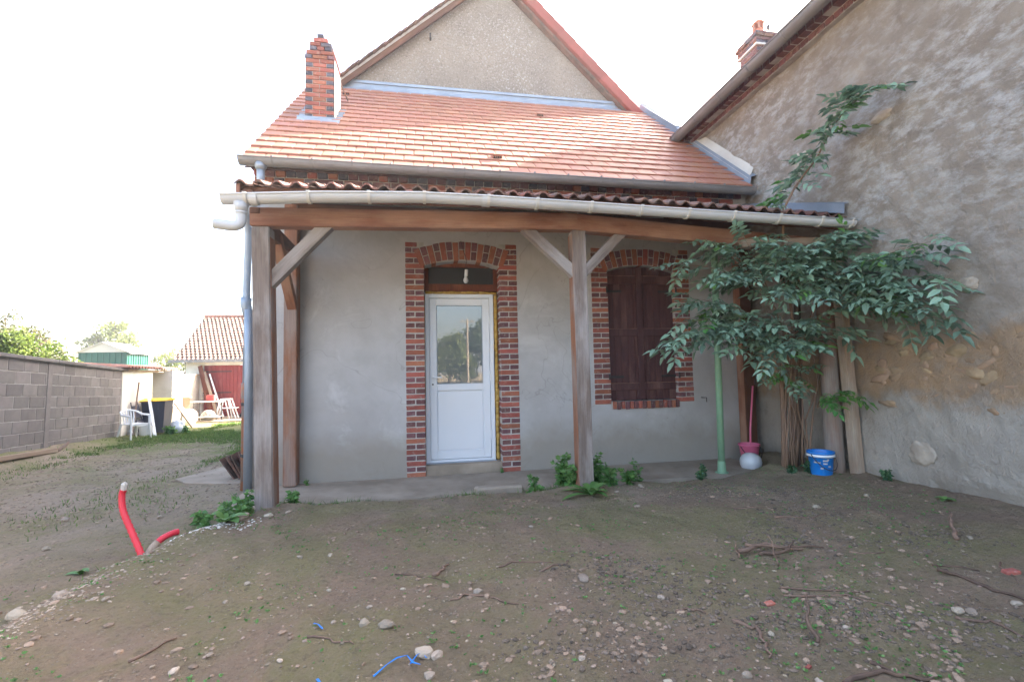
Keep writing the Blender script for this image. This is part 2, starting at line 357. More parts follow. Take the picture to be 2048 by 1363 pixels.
# ------------------------------------------------------------------ ground
def gz(x, y, fine=True):
    zl = -.05 - .0145*max(0., min(y, 19)-7)
    if y > 19: zl -= .01*(min(y, 60)-19)*.3
    xe = -2.05 + max(0., y-3.7)*.62 if y > 3.7 else -2.05
    q = .05*fbm(y*1.3, 3.1, 0, 1.5, 3)
    back = 4.72 + .2*sstep(3.3, 4.0, x) + .3*sstep(4.05, 4.3, x)
    p = sstep(-.28, .12, x-xe+q) * (1-sstep(back-.1, back+.32, y))
    if x > 4.1: p = max(p, sstep(4.1, 4.35, x)*(1-sstep(5.6, 5.9, y)))
    zf = .07 + .05*sstep(3.0, 4.4, x) + .012*max(0., 2.0-y)*.2
    z = zl*(1-p) + zf*p
    if x > -1.6 and y > 4.7 and p < .5: z = max(z, -.05)
    z += .045*math.exp(-((x+1.42)**2+(y-4.62)**2)/.06) + .05*math.exp(-((x-1.55)**2+(y-4.62)**2)/.05)
    z += .04*math.exp(-((x+1.75)**2*3+(y-4.1)**2*3)/.15)
    # bank of soil against the block wall
    dw = (x+6.41)*.985 + (y-8.36)*.174
    if y < 13: z += (.27-.042*(y-8.36)-zl*0)*math.exp(-max(0., dw)**2/.1)*(1 if y > 0 else 0)
    if fine and abs(x) < 12 and -2 < y < 22:
        a = fbm(x, y, 5, 1.1, 3)*.018 + fbm(x, y, 9, 4.5, 4)*.017 + max(0., fbm(x, y, 31, 1.9, 4)-.25)*.05 - max(0., .06-abs(fbm(x*.5, y, 77, .8, 2)))*.25 + fbm(x, y, 2, 16, 3)*.0045
        if 4.95 < y < 6.5 and -2.1 < x < 4.2: a *= .25
        z += a
    return z
def lines(a, b, st, outer):
    n = int((b-a)/st); mid = [a+(b-a)*i/n for i in range(n+1)]
    return [-v for v in reversed(outer) if -v < a] + mid + [v for v in outer if v > b]
xs = []; ys = []
def prog(st, stop, step, grow):
    out = []; v = st
    while v < stop: v += step; step *= grow; out.append(v)
    return out
xm = [-3.2+.034*i for i in range(int(8.4/.034))]
xs = list(reversed([-3.2-(q) for q in prog(0, 400, .06, 1.07)])) + xm + [xm[-1]+q for q in prog(0, 400, .1, 1.15)]
ym = [1.2+.034*i for i in range(int(4.2/.034))]
ys = list(reversed([1.2-q for q in prog(0, 400, .08, 1.12)])) + ym + [ym[-1]+q for q in prog(0, 400, .05, 1.05)]
gv = [(x, y, gz(x, y)) for y in ys for x in xs]; nx = len(xs)
gf = [(j*nx+i, j*nx+i+1, (j+1)*nx+i+1, (j+1)*nx+i) for j in range(len(ys)-1) for i in range(nx-1)]
g = MB(); g.v = gv; g.f = gf
obj('ground', g, ground_m, smooth=True, fix=False, kind='structure')

def patch(name, poly, z0, z1, mt, n=0):          # low slab with a slightly uneven outline
    b = MB(); k = len(poly); b.add([(x, y, z1) for x, y in poly]+[(x, y, z0) for x, y in poly],
        [tuple(range(k))]+[(i+k, (i+1) % k+k, (i+1) % k, i) for i in range(k)])
    return obj(name, b, mt, kind='structure')
edge = [(-2.02, 5.0)]
x = -2.02
while x < 4.05:
    x += .12; edge.append((x, 5.0+fbm(x, 0, 0, 2.2, 3)*.06+.05*sstep(1.2, 1.7, x)+.12*sstep(3.3, 4.1, x)))
slab = patch('veranda_slab', edge+[(4.12, 5.949), (-2.02, 5.949)], -.3, 0.0, conc)
apr = [(-2.05, 6.3), (-2.06, 9.6), (-2.5, 9.5), (-2.75, 8.6), (-2.95, 7.7), (-3.25, 6.85), (-3.0, 6.55), (-2.6, 6.4)]
b = MB(); n = len(apr)
b.add([(x, y, gz(x, y, False)+.018) for x, y in apr]+[(x, y, gz(x, y, False)-.2) for x, y in apr], [tuple(range(n))]+[(i+n, (i+1) % n+n, (i+1) % n, i) for i in range(n)])
obj('concrete_apron', b, conc, kind='structure')
b = MB().bb(-9.6, -4, 16.9, 19.0, -.6, -.14); obj('garage_apron', b, conc, kind='structure')

# ------------------------------------------------------------------ cottage
YF = 5.95
RS = .91; RA = math.atan(RS)                    # main roof pitch
def roofz(y): return 3.75 + RS*(y-5.68)
house = thing('cottage', 'low grey rendered cottage with new red tile roof and brick door and window surrounds', 'house', (1.25, 7.3, 0))
def arc(cx, cz, r, a0, a1, n): return [(cx+r*math.sin(a0+(a1-a0)*i/n), cz+r*math.cos(a0+(a1-a0)*i/n)) for i in range(n+1)]
def arch_def(x0, x1, zs, rise):
    c = x1-x0; r = c*c/(8*rise)+rise/2; return ((x0+x1)/2, zs+rise-r, r, math.asin(c/2/r))
DA = arch_def(-.045, .92, 2.625, .08); WA = arch_def(2.40, 3.38, 2.60, .085)
def opening(x0, x1, zb, A): return [(x0, zb)] + arc(A[0], A[1], A[2], -A[3], A[3], 10) + [(x1, zb)]
d_op = opening(-.045, .92, .0, DA); w_op = opening(2.40, 3.38, .835, WA)
XL, XR = -2.03, 4.56
outer = [(XL, -.3), (-.045, -.3)] + d_op + [(.92, -.3), (XR, -.3), (XR, 3.72), (XL, 3.72)]
polys = [[Vector((x, z, 0)) for x, z in outer], [Vector((x, z, 0)) for x, z in reversed(w_op)]]
flat = [v for p in polys for v in p]
b = MB(); tr = tessellate_polygon(polys)
b.add([(v.x, YF, v.y) for v in flat], [t for t in tr])
def strip(b, pts, y0, y1):
    k = len(pts); b.add([(x, y0, z) for x, z in pts]+[(x, y1, z) for x, z in pts], [(i, i+1, i+1+k, i+k) for i in range(k-1)])
strip(b, d_op, YF, YF+.42); strip(b, w_op, YF, YF+.3)
b.add([(2.4, YF, .835), (3.38, YF, .835), (3.38, YF+.3, .835), (2.4, YF+.3, .835)], [(0, 1, 2, 3)])
# the other sides of the house
b.add([(XL, YF, -.3), (XL, 9.4, -.3), (XL, 9.4, 3.72), (XL, 8.8, roofz(8.8)-.1), (XL, YF, 3.72)], [(0, 1, 2, 3, 4)])
b.add([(XR, YF, -.3), (XR, 9.4, -.3), (XR, 9.4, 3.72), (XR, 8.8, roofz(8.8)-.1), (XR, YF, 3.72)], [(4, 3, 2, 1, 0)])
b.add([(XL, 9.4, -.3), (XR, 9.4, -.3), (XR, 9.4, 3.72), (XL, 9.4, 3.72)], [(0, 1, 2, 3)])
b.add([(XL, 8.0, -.3), (XR, 8.0, -.3), (XR, 8.0, 3.72), (XL, 8.0, 3.72)], [(0, 1, 2, 3)])
obj('wall', b, render_m, house)

RB, DB, BB_ = [], [], []
def brick(c, d, mt, parent, ry=0, jz=.0012):
    me = bbox_mesh('brick', d, .005, key=(mt.name, random.randint(0, 2)), jit=.002)
    M = Matrix.Translation(Vector(c)+Vector((random.uniform(-.0015, .0015), random.uniform(-.0035, .0015), random.uniform(-jz, jz)))) @ Matrix.Rotation(ry, 4, 'Y') @ Matrix.Rotation(random.uniform(-.012, .012), 4, 'Y')
    return obj('brick', me, mt, parent, M)
CH = .0683
def jamb(x0, x1, z0, z1, side, spring):
    n = int(round((z1-z0)/CH))
    b = MB(); b.bb(x0-.001, x1+.001, YF-.003, YF+.2, z0, z0+n*CH)
    obj('mortar_bed', b, mortar, house)
    for i in range(n):
        z = z0+(i+.5)*CH; a0, a1 = x0, x1
        if z > spring:
            cut = (z-spring)*.32
            if side < 0: a1 -= cut
            else: a0 += cut
        w = a1-a0; bw = w+.004
        if i % 2 == 0: brick(((a0+a1)/2, YF+.098, z), (bw, .21, CH-.0115), red_brick, house)
        else:
            h = (bw-.012)/2
            for q in (-1, 1): brick(((a0+a1)/2+q*(h+.012)/2, YF+.098, z), (h, .21, CH-.0125), dark_brick, house)
jamb(-.272, -.045, -.01, 2.93, -1, 2.62); jamb(.92, 1.148, -.01, 2.93, 1, 2.62)
jamb(2.178, 2.40, .80, 2.91, -1, 2.60); jamb(3.38, 3.605, .80, 2.91, 1, 2.60)
def arch(A, n, hgt, seed):
    cx, cz, r, ha = A; ha += .035
    b = MB(); o1 = arc(cx, cz, r+.002, -ha, ha, 14); o2 = arc(cx, cz, r+hgt+.003, ha, -ha, 14)
    b.prism(o1+o2, YF-.0045, YF+.19); obj('mortar_bed', b, mortar, house)
    rr = random.Random(seed)
    for i in range(n):
        a = -ha+(i+.5)*2*ha/n; wi = 2*ha/n*r-.01; j = rr.uniform(-.008, .008)
        def vous(r1, r2, mt):
            b = MB(); q0 = wi/2/r; 
            p = [(cx+r1*math.sin(a-q0), cz+r1*math.cos(a-q0)), (cx+r2*math.sin(a-q0), cz+r2*math.cos(a-q0)), (cx+r2*math.sin(a+q0), cz+r2*math.cos(a+q0)), (cx+r1*math.sin(a+q0), cz+r1*math.cos(a+q0))]
            b.prism(p, YF-.009-rr.uniform(0, .004), YF+.195); me = b.mesh('brick')
            bm = bmesh.new(); bm.from_mesh(me); bmesh.ops.remove_doubles(bm, verts=bm.verts, dist=1e-5); bmesh.ops.dissolve_limit(bm, angle_limit=.02, verts=bm.verts, edges=bm.edges)
            bmesh.ops.bevel(bm, geom=bm.edges[:], offset=.004, segments=1, affect='EDGES'); bm.to_mesh(me); bm.free()
            obj('brick', me, mt, house)
        if i % 2 == 0: vous(r+.004+j, r+hgt+j, red_brick)
        else:
            s = .5 if i % 4 == 1 else .56
            vous(r+.004+j, r+hgt*s-.006+j, red_brick if i == 7 else dark_brick); vous(r+hgt*s+.006+j, r+hgt+j, dark_brick)
arch(DA, 15, .235, 3); arch(WA, 15, .225, 5)
for i in range(16):                              # soldier-course sill under the shutters
    brick((2.415+.0605*(i+.5), YF+.03, .782), (.049, .12, .1), (red_brick, dark_brick)[i % 2], house, jz=.004)
b = MB().bb(2.40, 3.395, YF-.003, YF+.1, .728, .833); obj('mortar_bed', b, mortar, house)

# doorway: sill, frame, panel, pane, handle
obj('door_sill', MB().bb(-.043, .918, 5.985, 6.3, -.02, .118), conc, house)
dr = obj('door', MB().bb(-.034, .852, 6.17, 6.2, .13, 2.29), pvc_door, house)
def bar(x0, x1, z0, z1, y, d=.02, nm='door_frame', mt=pvc_door, par=dr, bv=.005):
    me = bbox_mesh(nm, (x1-x0, d, z1-z0), bv, key=random.random()); return obj(nm, me, mt, par, Matrix.Translation(((x0+x1)/2, y+d/2, (z0+z1)/2)))
DX0, DX1, DZ0, DZ1 = -.038, .857, .125, 2.296
for q in ((DX0, DX0+.052, DZ0, DZ1), (DX1-.052, DX1, DZ0, DZ1), (DX0+.052, DX1-.052, DZ1-.052, DZ1), (DX0+.052, DX1-.052, DZ0, DZ0+.03)): bar(*q, 6.125, .05)
LX0, LX1, LZ0, LZ1 = DX0+.057, DX1-.058, DZ0+.036, DZ1-.057
for q in ((LX0, LX0+.088, LZ0, LZ1), (LX1-.088, LX1, LZ0, LZ1), (LX0+.088, LX1-.088, LZ1-.09, LZ1), (LX0+.088, LX1-.088, LZ0, LZ0+.1), (LX0+.088, LX1-.088, 1.035, 1.12)): bar(*q, 6.143, .03, 'leaf_rail')
bar(LX0+.1, LX1-.1, LZ0+.112, 1.023, 6.158, .012, 'lower_panel', bv=.004)
gp = obj('pane', MB().bb(LX0+.09, LX1-.09, 6.156, 6.162, 1.122, LZ1-.092), glass, dr)
for q in ((LX0+.088, LX0+.097, 1.12, LZ1-.09), (LX1-.097, LX1-.088, 1.12, LZ1-.09), (LX0+.097, LX1-.097, 1.12, 1.129), (LX0+.097, LX1-.097, LZ1-.099, LZ1-.09)): bar(*q, 6.148, .012, 'glazing_bead', iron if 0 else zinc, bv=.002)
hb = MB().bb(LX0+.02, LX0+.05, 6.128, 6.143, 1.06, 1.28); hb.tube([(LX0+.035, 6.128, 1.21), (LX0+.035, 6.085, 1.21), (LX0+.06, 6.078, 1.21), (LX0+.15, 6.078, 1.208)], .0095, 8)
obj('handle', hb, pvc_w, dr, smooth=False); obj('lock', MB().tube([(LX0+.035, 6.129, 1.12), (LX0+.035, 6.12, 1.12)], .011, 10), iron, dr)
for z in (.45, 1.2, 1.95): obj('hinge', MB().tube([(LX1+.004, 6.128, z-.05), (LX1+.004, 6.128, z+.05)], .009, 8), pvc_w, dr)
obj('threshold', MB().bb(DX0-.004, DX1+.004, 6.09, 6.17, .114, .127), zinc, dr)
b = MB()                                        # expanding foam squeezed out round the frame
for i in range(26):
    z = .13+i*.083; b.tube([(.89, 6.15, z), (.89+random.uniform(-.006, .006), 6.15, z+.084)], [.026+random.uniform(-.005, .005)]*2, 7)
for i in range(12):
    x_ = -.03+i*.078; b.tube([(x_, 6.15, 2.315), (x_+.08, 6.15, 2.315+random.uniform(-.006, .008))], [.02+random.uniform(-.005, .006)]*2, 7)
for i in range(26): b.tube([(-.041, 6.16, .13+i*.083), (-.041, 6.16, .215+i*.083)], .012, 5)
obj('foam_seal', b, foam, house, smooth=True)
ts = obj('transom', MB().bb(-.043, .918, 6.19, 6.2, 2.33, 2.71), iron, house)
for q in ((-.043, .01, 2.335, 2.70), (.865, .918, 2.335, 2.70), (.01, .865, 2.335, 2.43), (.01, .865, 2.655, 2.71)): bar(*q, 6.13, .05, 'transom_frame', transom_m, ts)
obj('pane', MB().bb(.01, .865, 6.16, 6.165, 2.43, 2.655), glass_d, ts)

# shutters
for sx0, sx1, sgn in ((2.405, 2.885, -1), (2.893, 3.376, 1)):
    def topz(x): 
        dx = x-WA[0]; return WA[1]+math.sqrt(WA[2]**2-dx*dx)-.012
    sh = obj('shutter', MB().bb(sx0+.01, sx1-.01, 6.03, 6.035, .86, 2.56), iron, house)
    for i in range(5):
        w = (sx1-sx0)/5; a0 = sx0+i*w+.0025; a1 = a0+w-.005
        b = MB().prism([(a0, .845+random.uniform(-.004, .004)), (a1, .845), (a1, topz(a1)), (a0, topz(a0))], 6.005+random.uniform(-.003, .003), 6.03)
        obj('plank', b, shutter_m, sh)
    for z0, z1 in ((2.43, 2.54), (1.71, 1.81), (.975, 1.07)):
        bar(sx0+.012, sx1-.012, z0, z1, 5.981, .024, 'rail', shutter_m, sh)
        bar(sx0+.012, sx1-.012, z1+.0005, z1+.008, 5.981, .022, 'rail_edge', shutter_e, sh, .002)
    if sgn < 0: bar(sx1-.062, sx1+.028, .85, 2.665, 5.974, .03, 'stile', shutter_m, sh)
    else: bar(sx0+.03, sx0+.05, .85, 2.66, 5.981, .022, 'stile', shutter_m, sh)
    for z in (2.33, 1.16):
        hx0, hx1 = (sx0-.015, sx0+.21) if sgn < 0 else (sx1-.21, sx1+.015)
        bar(hx0, hx1, z-.016, z+.016, 5.994, .009, 'strap_hinge', iron, sh, .002)
        px = sx0-.02 if sgn < 0 else sx1+.02
        obj('hinge_pin', MB().tube([(px, 5.93, z-.035), (px, 5.93, z+.045)], .011, 8).tube([(px, 5.93, z-.02), (px, 5.99, z-.02)], .008, 6), iron, sh)
    for z in (2.33, 1.16):
        for q in range(3):
            hx = (sx0+.03+q*.07) if sgn < 0 else (sx1-.03-q*.07)
            obj('bolt', MB().lathe([(.0, -.004), (.007, -.003), (.008, 0)], 8, (hx, 5.992, z), Matrix.Rotation(R(90), 3, 'X')), iron, sh)

# brick frieze under the eave
fr = obj('frieze', MB().bb(XL-.0, XR-.02, YF-.045, YF+.2, 3.42, 3.732), mortar, house)
x_ = XL+.005; i = 0
while x_ < XR-.25:
    L = .212 if i % 2 == 0 else .105
    mt = random.choice((red_brick, red_brick, dark_brick)) if i % 2 == 0 else random.choice((blue_brick, dark_brick, blue_brick))
    brick((x_+L/2, YF+.04, 3.624), (L, .2, .062), mt, fr); x_ += L+.012; i += 1
x_ = XL+.005
while x_ < XR-.15:
    brick((x_+.055, YF+.02, 3.698), (.108, .21, .062), random.choice((dark_brick, dark_brick, red_brick, blue_brick)), fr); x_ += .12
obj('eave_course', MB().bb(XL-.02, XR-.02, YF-.1, YF+.1, 3.737, 3.77), dark_brick, house)

# main roof: deck, tiles, flashing
b = MB(); t = .05
b.add([(XL-.05, 5.72, roofz(5.72)-t), (XR, 5.72, roofz(5.72)-t), (XR, 8.82, roofz(8.82)-t), (XL-.05, 8.82, roofz(8.82)-t), (XL-.05, 9.5, 6.0), (XR, 9.5, 6.0)], [(0, 1, 2, 3), (3, 2, 5, 4)])
b.add([(XL-.05, 5.72, roofz(5.72)-t-.05), (XR, 5.72, roofz(5.72)-t-.05), (XR, 8.82, roofz(8.82)-t-.05), (XL-.05, 8.82, roofz(8.82)-t-.05)], [(3, 2, 1, 0)])
roof = obj('roof', b, tile_dark, house)
ux = Vector((1, 0, 0)); uy = Vector((0, math.cos(RA), math.sin(RA))); uz = ux.cross(uy)
EXP = .2345; TW = .2425; NR = 18
def tile_mesh(w, L, name='tile'):
    b = MB(); xs_ = [-w/2, -w/2+.012, -w/4, 0, w/4, w/2-.02, w/2-.006, w/2]
    zs = [.026, .0305, .0312, .0315, .0312, .0305, .027, .023]
    vs = []; n = len(xs_)
    for y, dz in ((-L/2, -.003), (-L/2+.008, .002), (L/2, 0)):
        vs += [(x, y, z+dz) for x, z in zip(xs_, zs)]
    vs += [(x, -L/2, -.004) for x in xs_]
    fs = [(j*n+i, j*n+i+1, (j+1)*n+i+1, (j+1)*n+i) for j in range(2) for i in range(n-1)]
    fs += [(3*n+i, 3*n+i+1, i+1, i) for i in range(n-1)] + [(3*n, 0, n, 2*n), (n-1, 4*n-1, 3*n-1, 2*n-1)]
    return b.add(vs, fs).mesh(name)
tm_full = tile_mesh(TW-.0018, EXP+.06); tm_half = tile_mesh(TW/2-.0018, EXP+.06)
chx0, chx1, chy0, chy1 = -1.75, -1.345, 7.04, 7.52
rest = MB(); cnt = 0; tiles = []
vents = {(2, 12), (15, 3), (13, 17)}
for rw in range(NR):
    off = (rw % 2)*TW/2
    xx = XL-.07; k = 0
    while xx < XR-.03:
        full = not (k == 0 and rw % 2 == 1); w = TW if full else TW/2
        w2 = min(w, XR-.03-xx)
        cxx = xx+w/2; yc = 5.64+ (rw+.5)*EXP*math.cos(RA)
        inch = chx0-.02 < cxx < chx1+.02 and chy0-.02 < yc < chy1
        if not inch and w2 > w*.6: tiles.append((rw, k, cxx, full))
        xx += w; k += 1
vent_spots = []
for rw, k, cxx, full in tiles:
    s0 = rw*EXP
    o = Vector((cxx, 5.64, roofz(5.64))) + uy*(s0+(EXP+.06)/2) + uz*(.012+random.uniform(-.002, .002))
    tilt = -.075+random.uniform(-.003, .003)
    M = frame_mat(o, ux, uy, uz) @ Matrix.Rotation(tilt, 4, 'X') @ Matrix.Rotation(random.uniform(-.006, .006), 4, 'Z')
    me = tm_full if full else tm_half
    if cnt < 300: obj('tile', me, tile_m, roof, M); cnt += 1
    else: rest.add([M @ v.co for v in me.vertices], [tuple(p.vertices) for p in me.polygons])
    if (rw, k) in vents: vent_spots.append(M)
o = obj('upper_tiles', rest, pm('new_clay_tile_joined', (.38, .165, .1), (.32, .135, .085), 3, rnd=.035, bump=.12, bscale=50, rough=.62, spec=.35, hue=.006, island=True), roof, fix=False, kind='stuff')
for M in vent_spots:
    b = MB(); b.add([M @ Vector(p) for p in ((-.075, -.1, .02), (.075, -.1, .02), (.06, -.095, .075), (-.06, -.095, .075), (-.07, .08, .02), (.07, .08, .02))], [(0, 1, 2, 3), (3, 2, 5, 4), (0, 3, 4), (1, 5, 2)])
    vt = obj('vent_tile', b, tile_m, roof)
    gbm = MB()
    for q in range(4): gbm.box(M @ Vector((-.04+q*.027, -.104, .043)), (.02, .004, .04), M.to_3x3())
    obj('vent_grille', gbm, iron, vt)
# zinc flashing along the top, down the right edge, parapet
def slope_strip(name, pts_a, pts_b, mt, par):
    b = MB(); k = len(pts_a); b.add(pts_a+pts_b, [(i, i+1, i+1+k, i+k) for i in range(k-1)]); return obj(name, b, mt, par)
b = MB(); b.add([(-2.1, 8.6, roofz(8.6)+.05), (3.95, 8.6, roofz(8.6)+.05), (3.95, 8.79, roofz(8.79)+.06), (-2.1, 8.79, roofz(8.79)+.06), (-2.1, 8.79, roofz(8.79)+.2), (3.95, 8.79, roofz(8.79)+.2)], [(0, 1, 2, 3), (3, 2, 5, 4)])
b.box((.93, 8.78, roofz(8.79)+.17), (6.05, .02, .05)); fl = obj('flashing', b, zinc, roof)
obj('ridge', MB().tube([(3.8, 8.84, roofz(8.84)-.01), (XR, 8.84, roofz(8.84)-.01)], .06, 10), tile_m, roof, smooth=True)
b = MB(); 
for ya, yb in ((5.66, 8.9),):
    b.add([(4.28, ya, roofz(ya)+.045), (4.28, yb, roofz(yb)+.045), (4.44, yb, roofz(yb)+.06), (4.44, ya, roofz(ya)+.06), (4.46, yb, roofz(yb)+.17), (4.46, ya, roofz(ya)+.17), (4.55, yb, roofz(yb)+.2), (4.55, ya, roofz(ya)+.2)], [(0, 3, 2, 1), (3, 5, 4, 2), (5, 7, 6, 4)])
obj('valley_flashing', b, pipe_blue, roof)
b = MB(); b.add([(4.47, 5.7, roofz(5.7)+.13), (4.47, 7.2, roofz(7.2)+.13), (4.54, 7.2, roofz(7.2)+.3), (4.54, 5.7, roofz(5.7)+.3)], [(0, 1, 2, 3)])
b.add([(4.45, 5.7, roofz(5.7)+.12), (4.45, 7.2, roofz(7.2)+.12), (4.48, 7.2, roofz(7.2)+.2), (4.48, 5.7, roofz(5.7)+.2)], [(0, 1, 2, 3)])
obj('mortar_fillet', b, cream_wall, roof)
b = MB(); b.add([(4.46, 7.55, roofz(7.55)+.02), (4.46, 8.9, roofz(8.9)+.02), (4.46, 8.9, roofz(8.9)+.17), (4.46, 7.55, roofz(7.55)+.2), (4.55, 8.9, roofz(8.9)+.02), (4.55, 8.9, roofz(8.9)+.17), (4.55, 7.55, roofz(7.55)+.2), (4.55, 7.55, roofz(7.55)+.02)], [(0, 3, 2, 1), (3, 6, 5, 2), (0, 7, 6, 3)])
obj('parapet_flashing', b, pipe_blue, roof)

# chimney on the cottage roof: bonded bricks, stepped top
ch = obj('chimney', MB().bb(chx0+.012, chx1-.012, chy0+.012, chy1-.012, 4.75, 5.96), mortar, roof)
zc = 5.045; c_ = 0; cw = chx1-chx0; cd = chy1-chy0; bh = .0655
prof = [(0, cw)]*14 + [(-.008, cw+.016)] + [(.01, cw-.0)] + [(.055, cw-.085)]*2 + [(.115, cw-.2)] + [(.16, .1)]
for ci, (o_, w) in enumerate(prof):
    x0 = chx0+(o_ if ci < 15 else o_); z = zc+(ci+.5)*bh; x1 = x0+w
    dark = blue_brick if ci % 2 == 0 else red_brick
    if w > .3 and ci % 2 == 0: spl = [.105, w-.21, .105]; ms = [blue_brick, red_brick, blue_brick if random.random() < .7 else dark_brick]
    elif w > .3: spl = [w/2, w/2]; ms = [red_brick, red_brick if ci < 16 else blue_brick]
    elif w > .15: spl = [w]; ms = [red_brick]
    else: spl = [w]; ms = [blue_brick]
    xa = x0
    for L, mt in zip(spl, ms):
        brick((xa+L/2, chy0+.05, z), (L-.009, .1, bh-.009), mt, ch)
        brick((xa+L/2, chy1-.05, z), (L-.009, .1, bh-.009), mt, ch); xa += L
    if w > .3:
        nb = 2
        for q in range(nb):
            dd = (cd-.21)/nb
            for xq in (x0+.05, x1-.05): brick((xq, chy0+.105+dd*(q+.5), z), (.1, dd-.009, bh-.009), red_brick if (ci+q) % 2 else dark_brick, ch)
    elif ci >= 16: obj('mortar_cap', MB().bb(x0+.01, x1-.01, chy0+.09, chy1-.09, z-bh/2, z+bh/2-.006), mortar, ch)
zf0 = roofz(chy0)
obj('lime_coat', MB().bb(chx1+.003, chx1+.016, chy0+.012, chy1+.002, 4.9, zc+14*bh), white_wall, ch)
b = MB(); b.add([(chx0-.09, chy0-.17, roofz(chy0-.17)+.055), (chx1+.1, chy0-.17, roofz(chy0-.17)+.055), (chx1+.1, chy0-.01, roofz(chy0)+.06), (chx0-.09, chy0-.01, roofz(chy0)+.06)], [(0, 1, 2, 3)])
b.bb(chx0-.015, chx1+.015, chy0-.014, chy0-.002, zf0-.05, 5.04); b.box(((chx0+chx1)/2, chy0-.016, 5.03), (cw+.06, .016, .06))
for sx in (-1, 1):
    xb = chx0 if sx < 0 else chx1
    for q in range(4):
        y0 = chy0+q*.13; b.bb(min(xb+sx*.002, xb+sx*.11), max(xb+sx*.002, xb+sx*.11), y0, y0+.12, roofz(y0)+.0, roofz(y0)+.085)
obj('chimney_flashing', b, zinc, ch)
obj('stay_rod', MB().tube([(chx1-.02, chy1-.05, 5.98), (chx1+.12, 8.2, 5.75)], .012, 6), rust, ch)

# gutters
def gutter(name, pts, r, mt, parent, ends=(True, True), M=None):
    b = MB(); n = 12
    def ring(p, rr): return [(p[0], p[1]-rr*math.cos(math.pi*k/n), p[2]-rr*math.sin(math.pi*k/n)) for k in range(n+1)]
    vs = []; fs = []; m_ = n+1
    for p in pts: vs += ring(p, r)+ring(p, r-.004)
    for i in range(len(pts)-1):
        o1, o2 = i*2*m_, (i+1)*2*m_
        for k in range(n): fs += [(o1+k, o1+k+1, o2+k+1, o2+k), (o1+m_+k+1, o1+m_+k, o2+m_+k, o2+m_+k+1)]
        fs += [(o1, o2, o2+m_, o1+m_), (o1+n, o1+m_+n, o2+m_+n, o2+n)]
    for e, i in zip(ends, (0, len(pts)-1)):
        if e: fs.append(tuple(i*2*m_+k for k in range(m_)))
    b.add(vs, fs)
    o = obj(name, b, mt, parent, M)
    bd = MB().tube([(p[0], p[1]-r-.003, p[2]+.002) for p in pts], .0085, 8); obj('gutter_bead', bd, mt, o, M, smooth=True)
    return o
def strap(p, r, mt, parent, w=.022, t_=.004, back=.12, M=None):
    b = MB(); n = 12
    out = [(p[0]+s*w/2, p[1]-(r+t_)*math.cos(math.pi*k/n), p[2]-(r+t_)*math.sin(math.pi*k/n)) for k in range(n+1) for s in (-1, 1)]
    inn = [(p[0]+s*w/2, p[1]-(r)*math.cos(math.pi*k/n), p[2]-(r)*math.sin(math.pi*k/n)) for k in range(n+1) for s in (-1, 1)]
    m_ = 2*(n+1); fs = []
    for k in range(n): fs += [(2*k, 2*k+1, 2*k+3, 2*k+2), (2*k, 2*k+2, m_+2*k+2, m_+2*k), (2*k+1, m_+2*k+1, m_+2*k+3, 2*k+3)]
    b.add(out+inn, fs); b.box((p[0], p[1]-r-.004, p[2]+.006), (w, .022, .018)); b.box((p[0], p[1]+r+back/2, p[2]), (w*.9, back, .006))
    return obj('bracket', b, mt, parent, M)
gp_ = [(-2.08+i*.5, 5.59, 3.735-.004*i+.001*(i % 3)) for i in range(14)]; gp_[-1] = (4.43, 5.59, 3.69)
mg = gutter('gutter', gp_, .075, zinc_g, house)
for i in range(15): strap((-1.72+i*.435, 5.59, 3.737-.003*i), .0755, zinc_g, mg, .02, .006, .08)
dp = obj('downpipe', MB().tube([(-1.86, 5.6, 3.69), (-1.86, 5.6, 3.62)], [.075, .05], 12).tube([(-1.86, 5.6, 3.63), (-1.86, 5.61, 3.5), (-1.9, 5.72, 3.38), (-2.12, 5.93, 3.2), (-2.135, 6.05, 3.0), (-2.15, 6.05, 2.2), (-2.125, 6.04, 2.1), (-2.125, 6.02, 1.18)], .042, 14), zinc, house, smooth=True)
obj('pipe_collar', MB().tube([(-2.15, 6.05, 2.22), (-2.155, 6.05, 2.15), (-2.125, 6.04, 1.98)], [.06, .062, .046], 14), zinc, dp, smooth=True)
ci_ = obj('soil_pipe', MB().tube([(-2.125, 6.02, 1.2), (-2.125, 6.02, 1.02), (-2.125, 6.02, 1.0), (-2.125, 6.02, -.1)], [.056, .056, .047, .047], 14), rust, house, smooth=True)
for z in (.95, .35): obj('pipe_clip', MB().tube([(-2.125, 6.02, z-.018), (-2.125, 6.02, z+.018)], .053, 14), iron, ci_)
obj('vent_pipe', MB().tube([(-2.06, 5.88, 2.05), (-2.045, 5.86, 1.5), (-2.04, 5.86, -.08)], .045, 14), zinc, house, smooth=True)
hk = MB().tube([(-1.83, 5.94, 2.08), (-1.83, 5.86, 2.08), (-1.83, 5.85, 2.05)], .008, 6)
hk.tube([(-1.8, 5.87, 2.0), (-1.78, 5.86, 1.95), (-1.79, 5.86, 1.86), (-1.83, 5.86, 1.83)], .007, 6); obj('iron_hook', hk, iron, house)
obj('wall_hook', MB().tube([(3.72, 5.95, .85), (3.72, 5.9, .85), (3.76, 5.89, .85), (3.76, 5.89, .79)], .006, 6), iron, house)
obj('wall_hole', MB().lathe([(.0, -.0015), (.012, -.0015), (.014, 0)], 10, (-.78, YF, 2.62), Matrix.Rotation(R(90), 3, 'X')), iron, house)

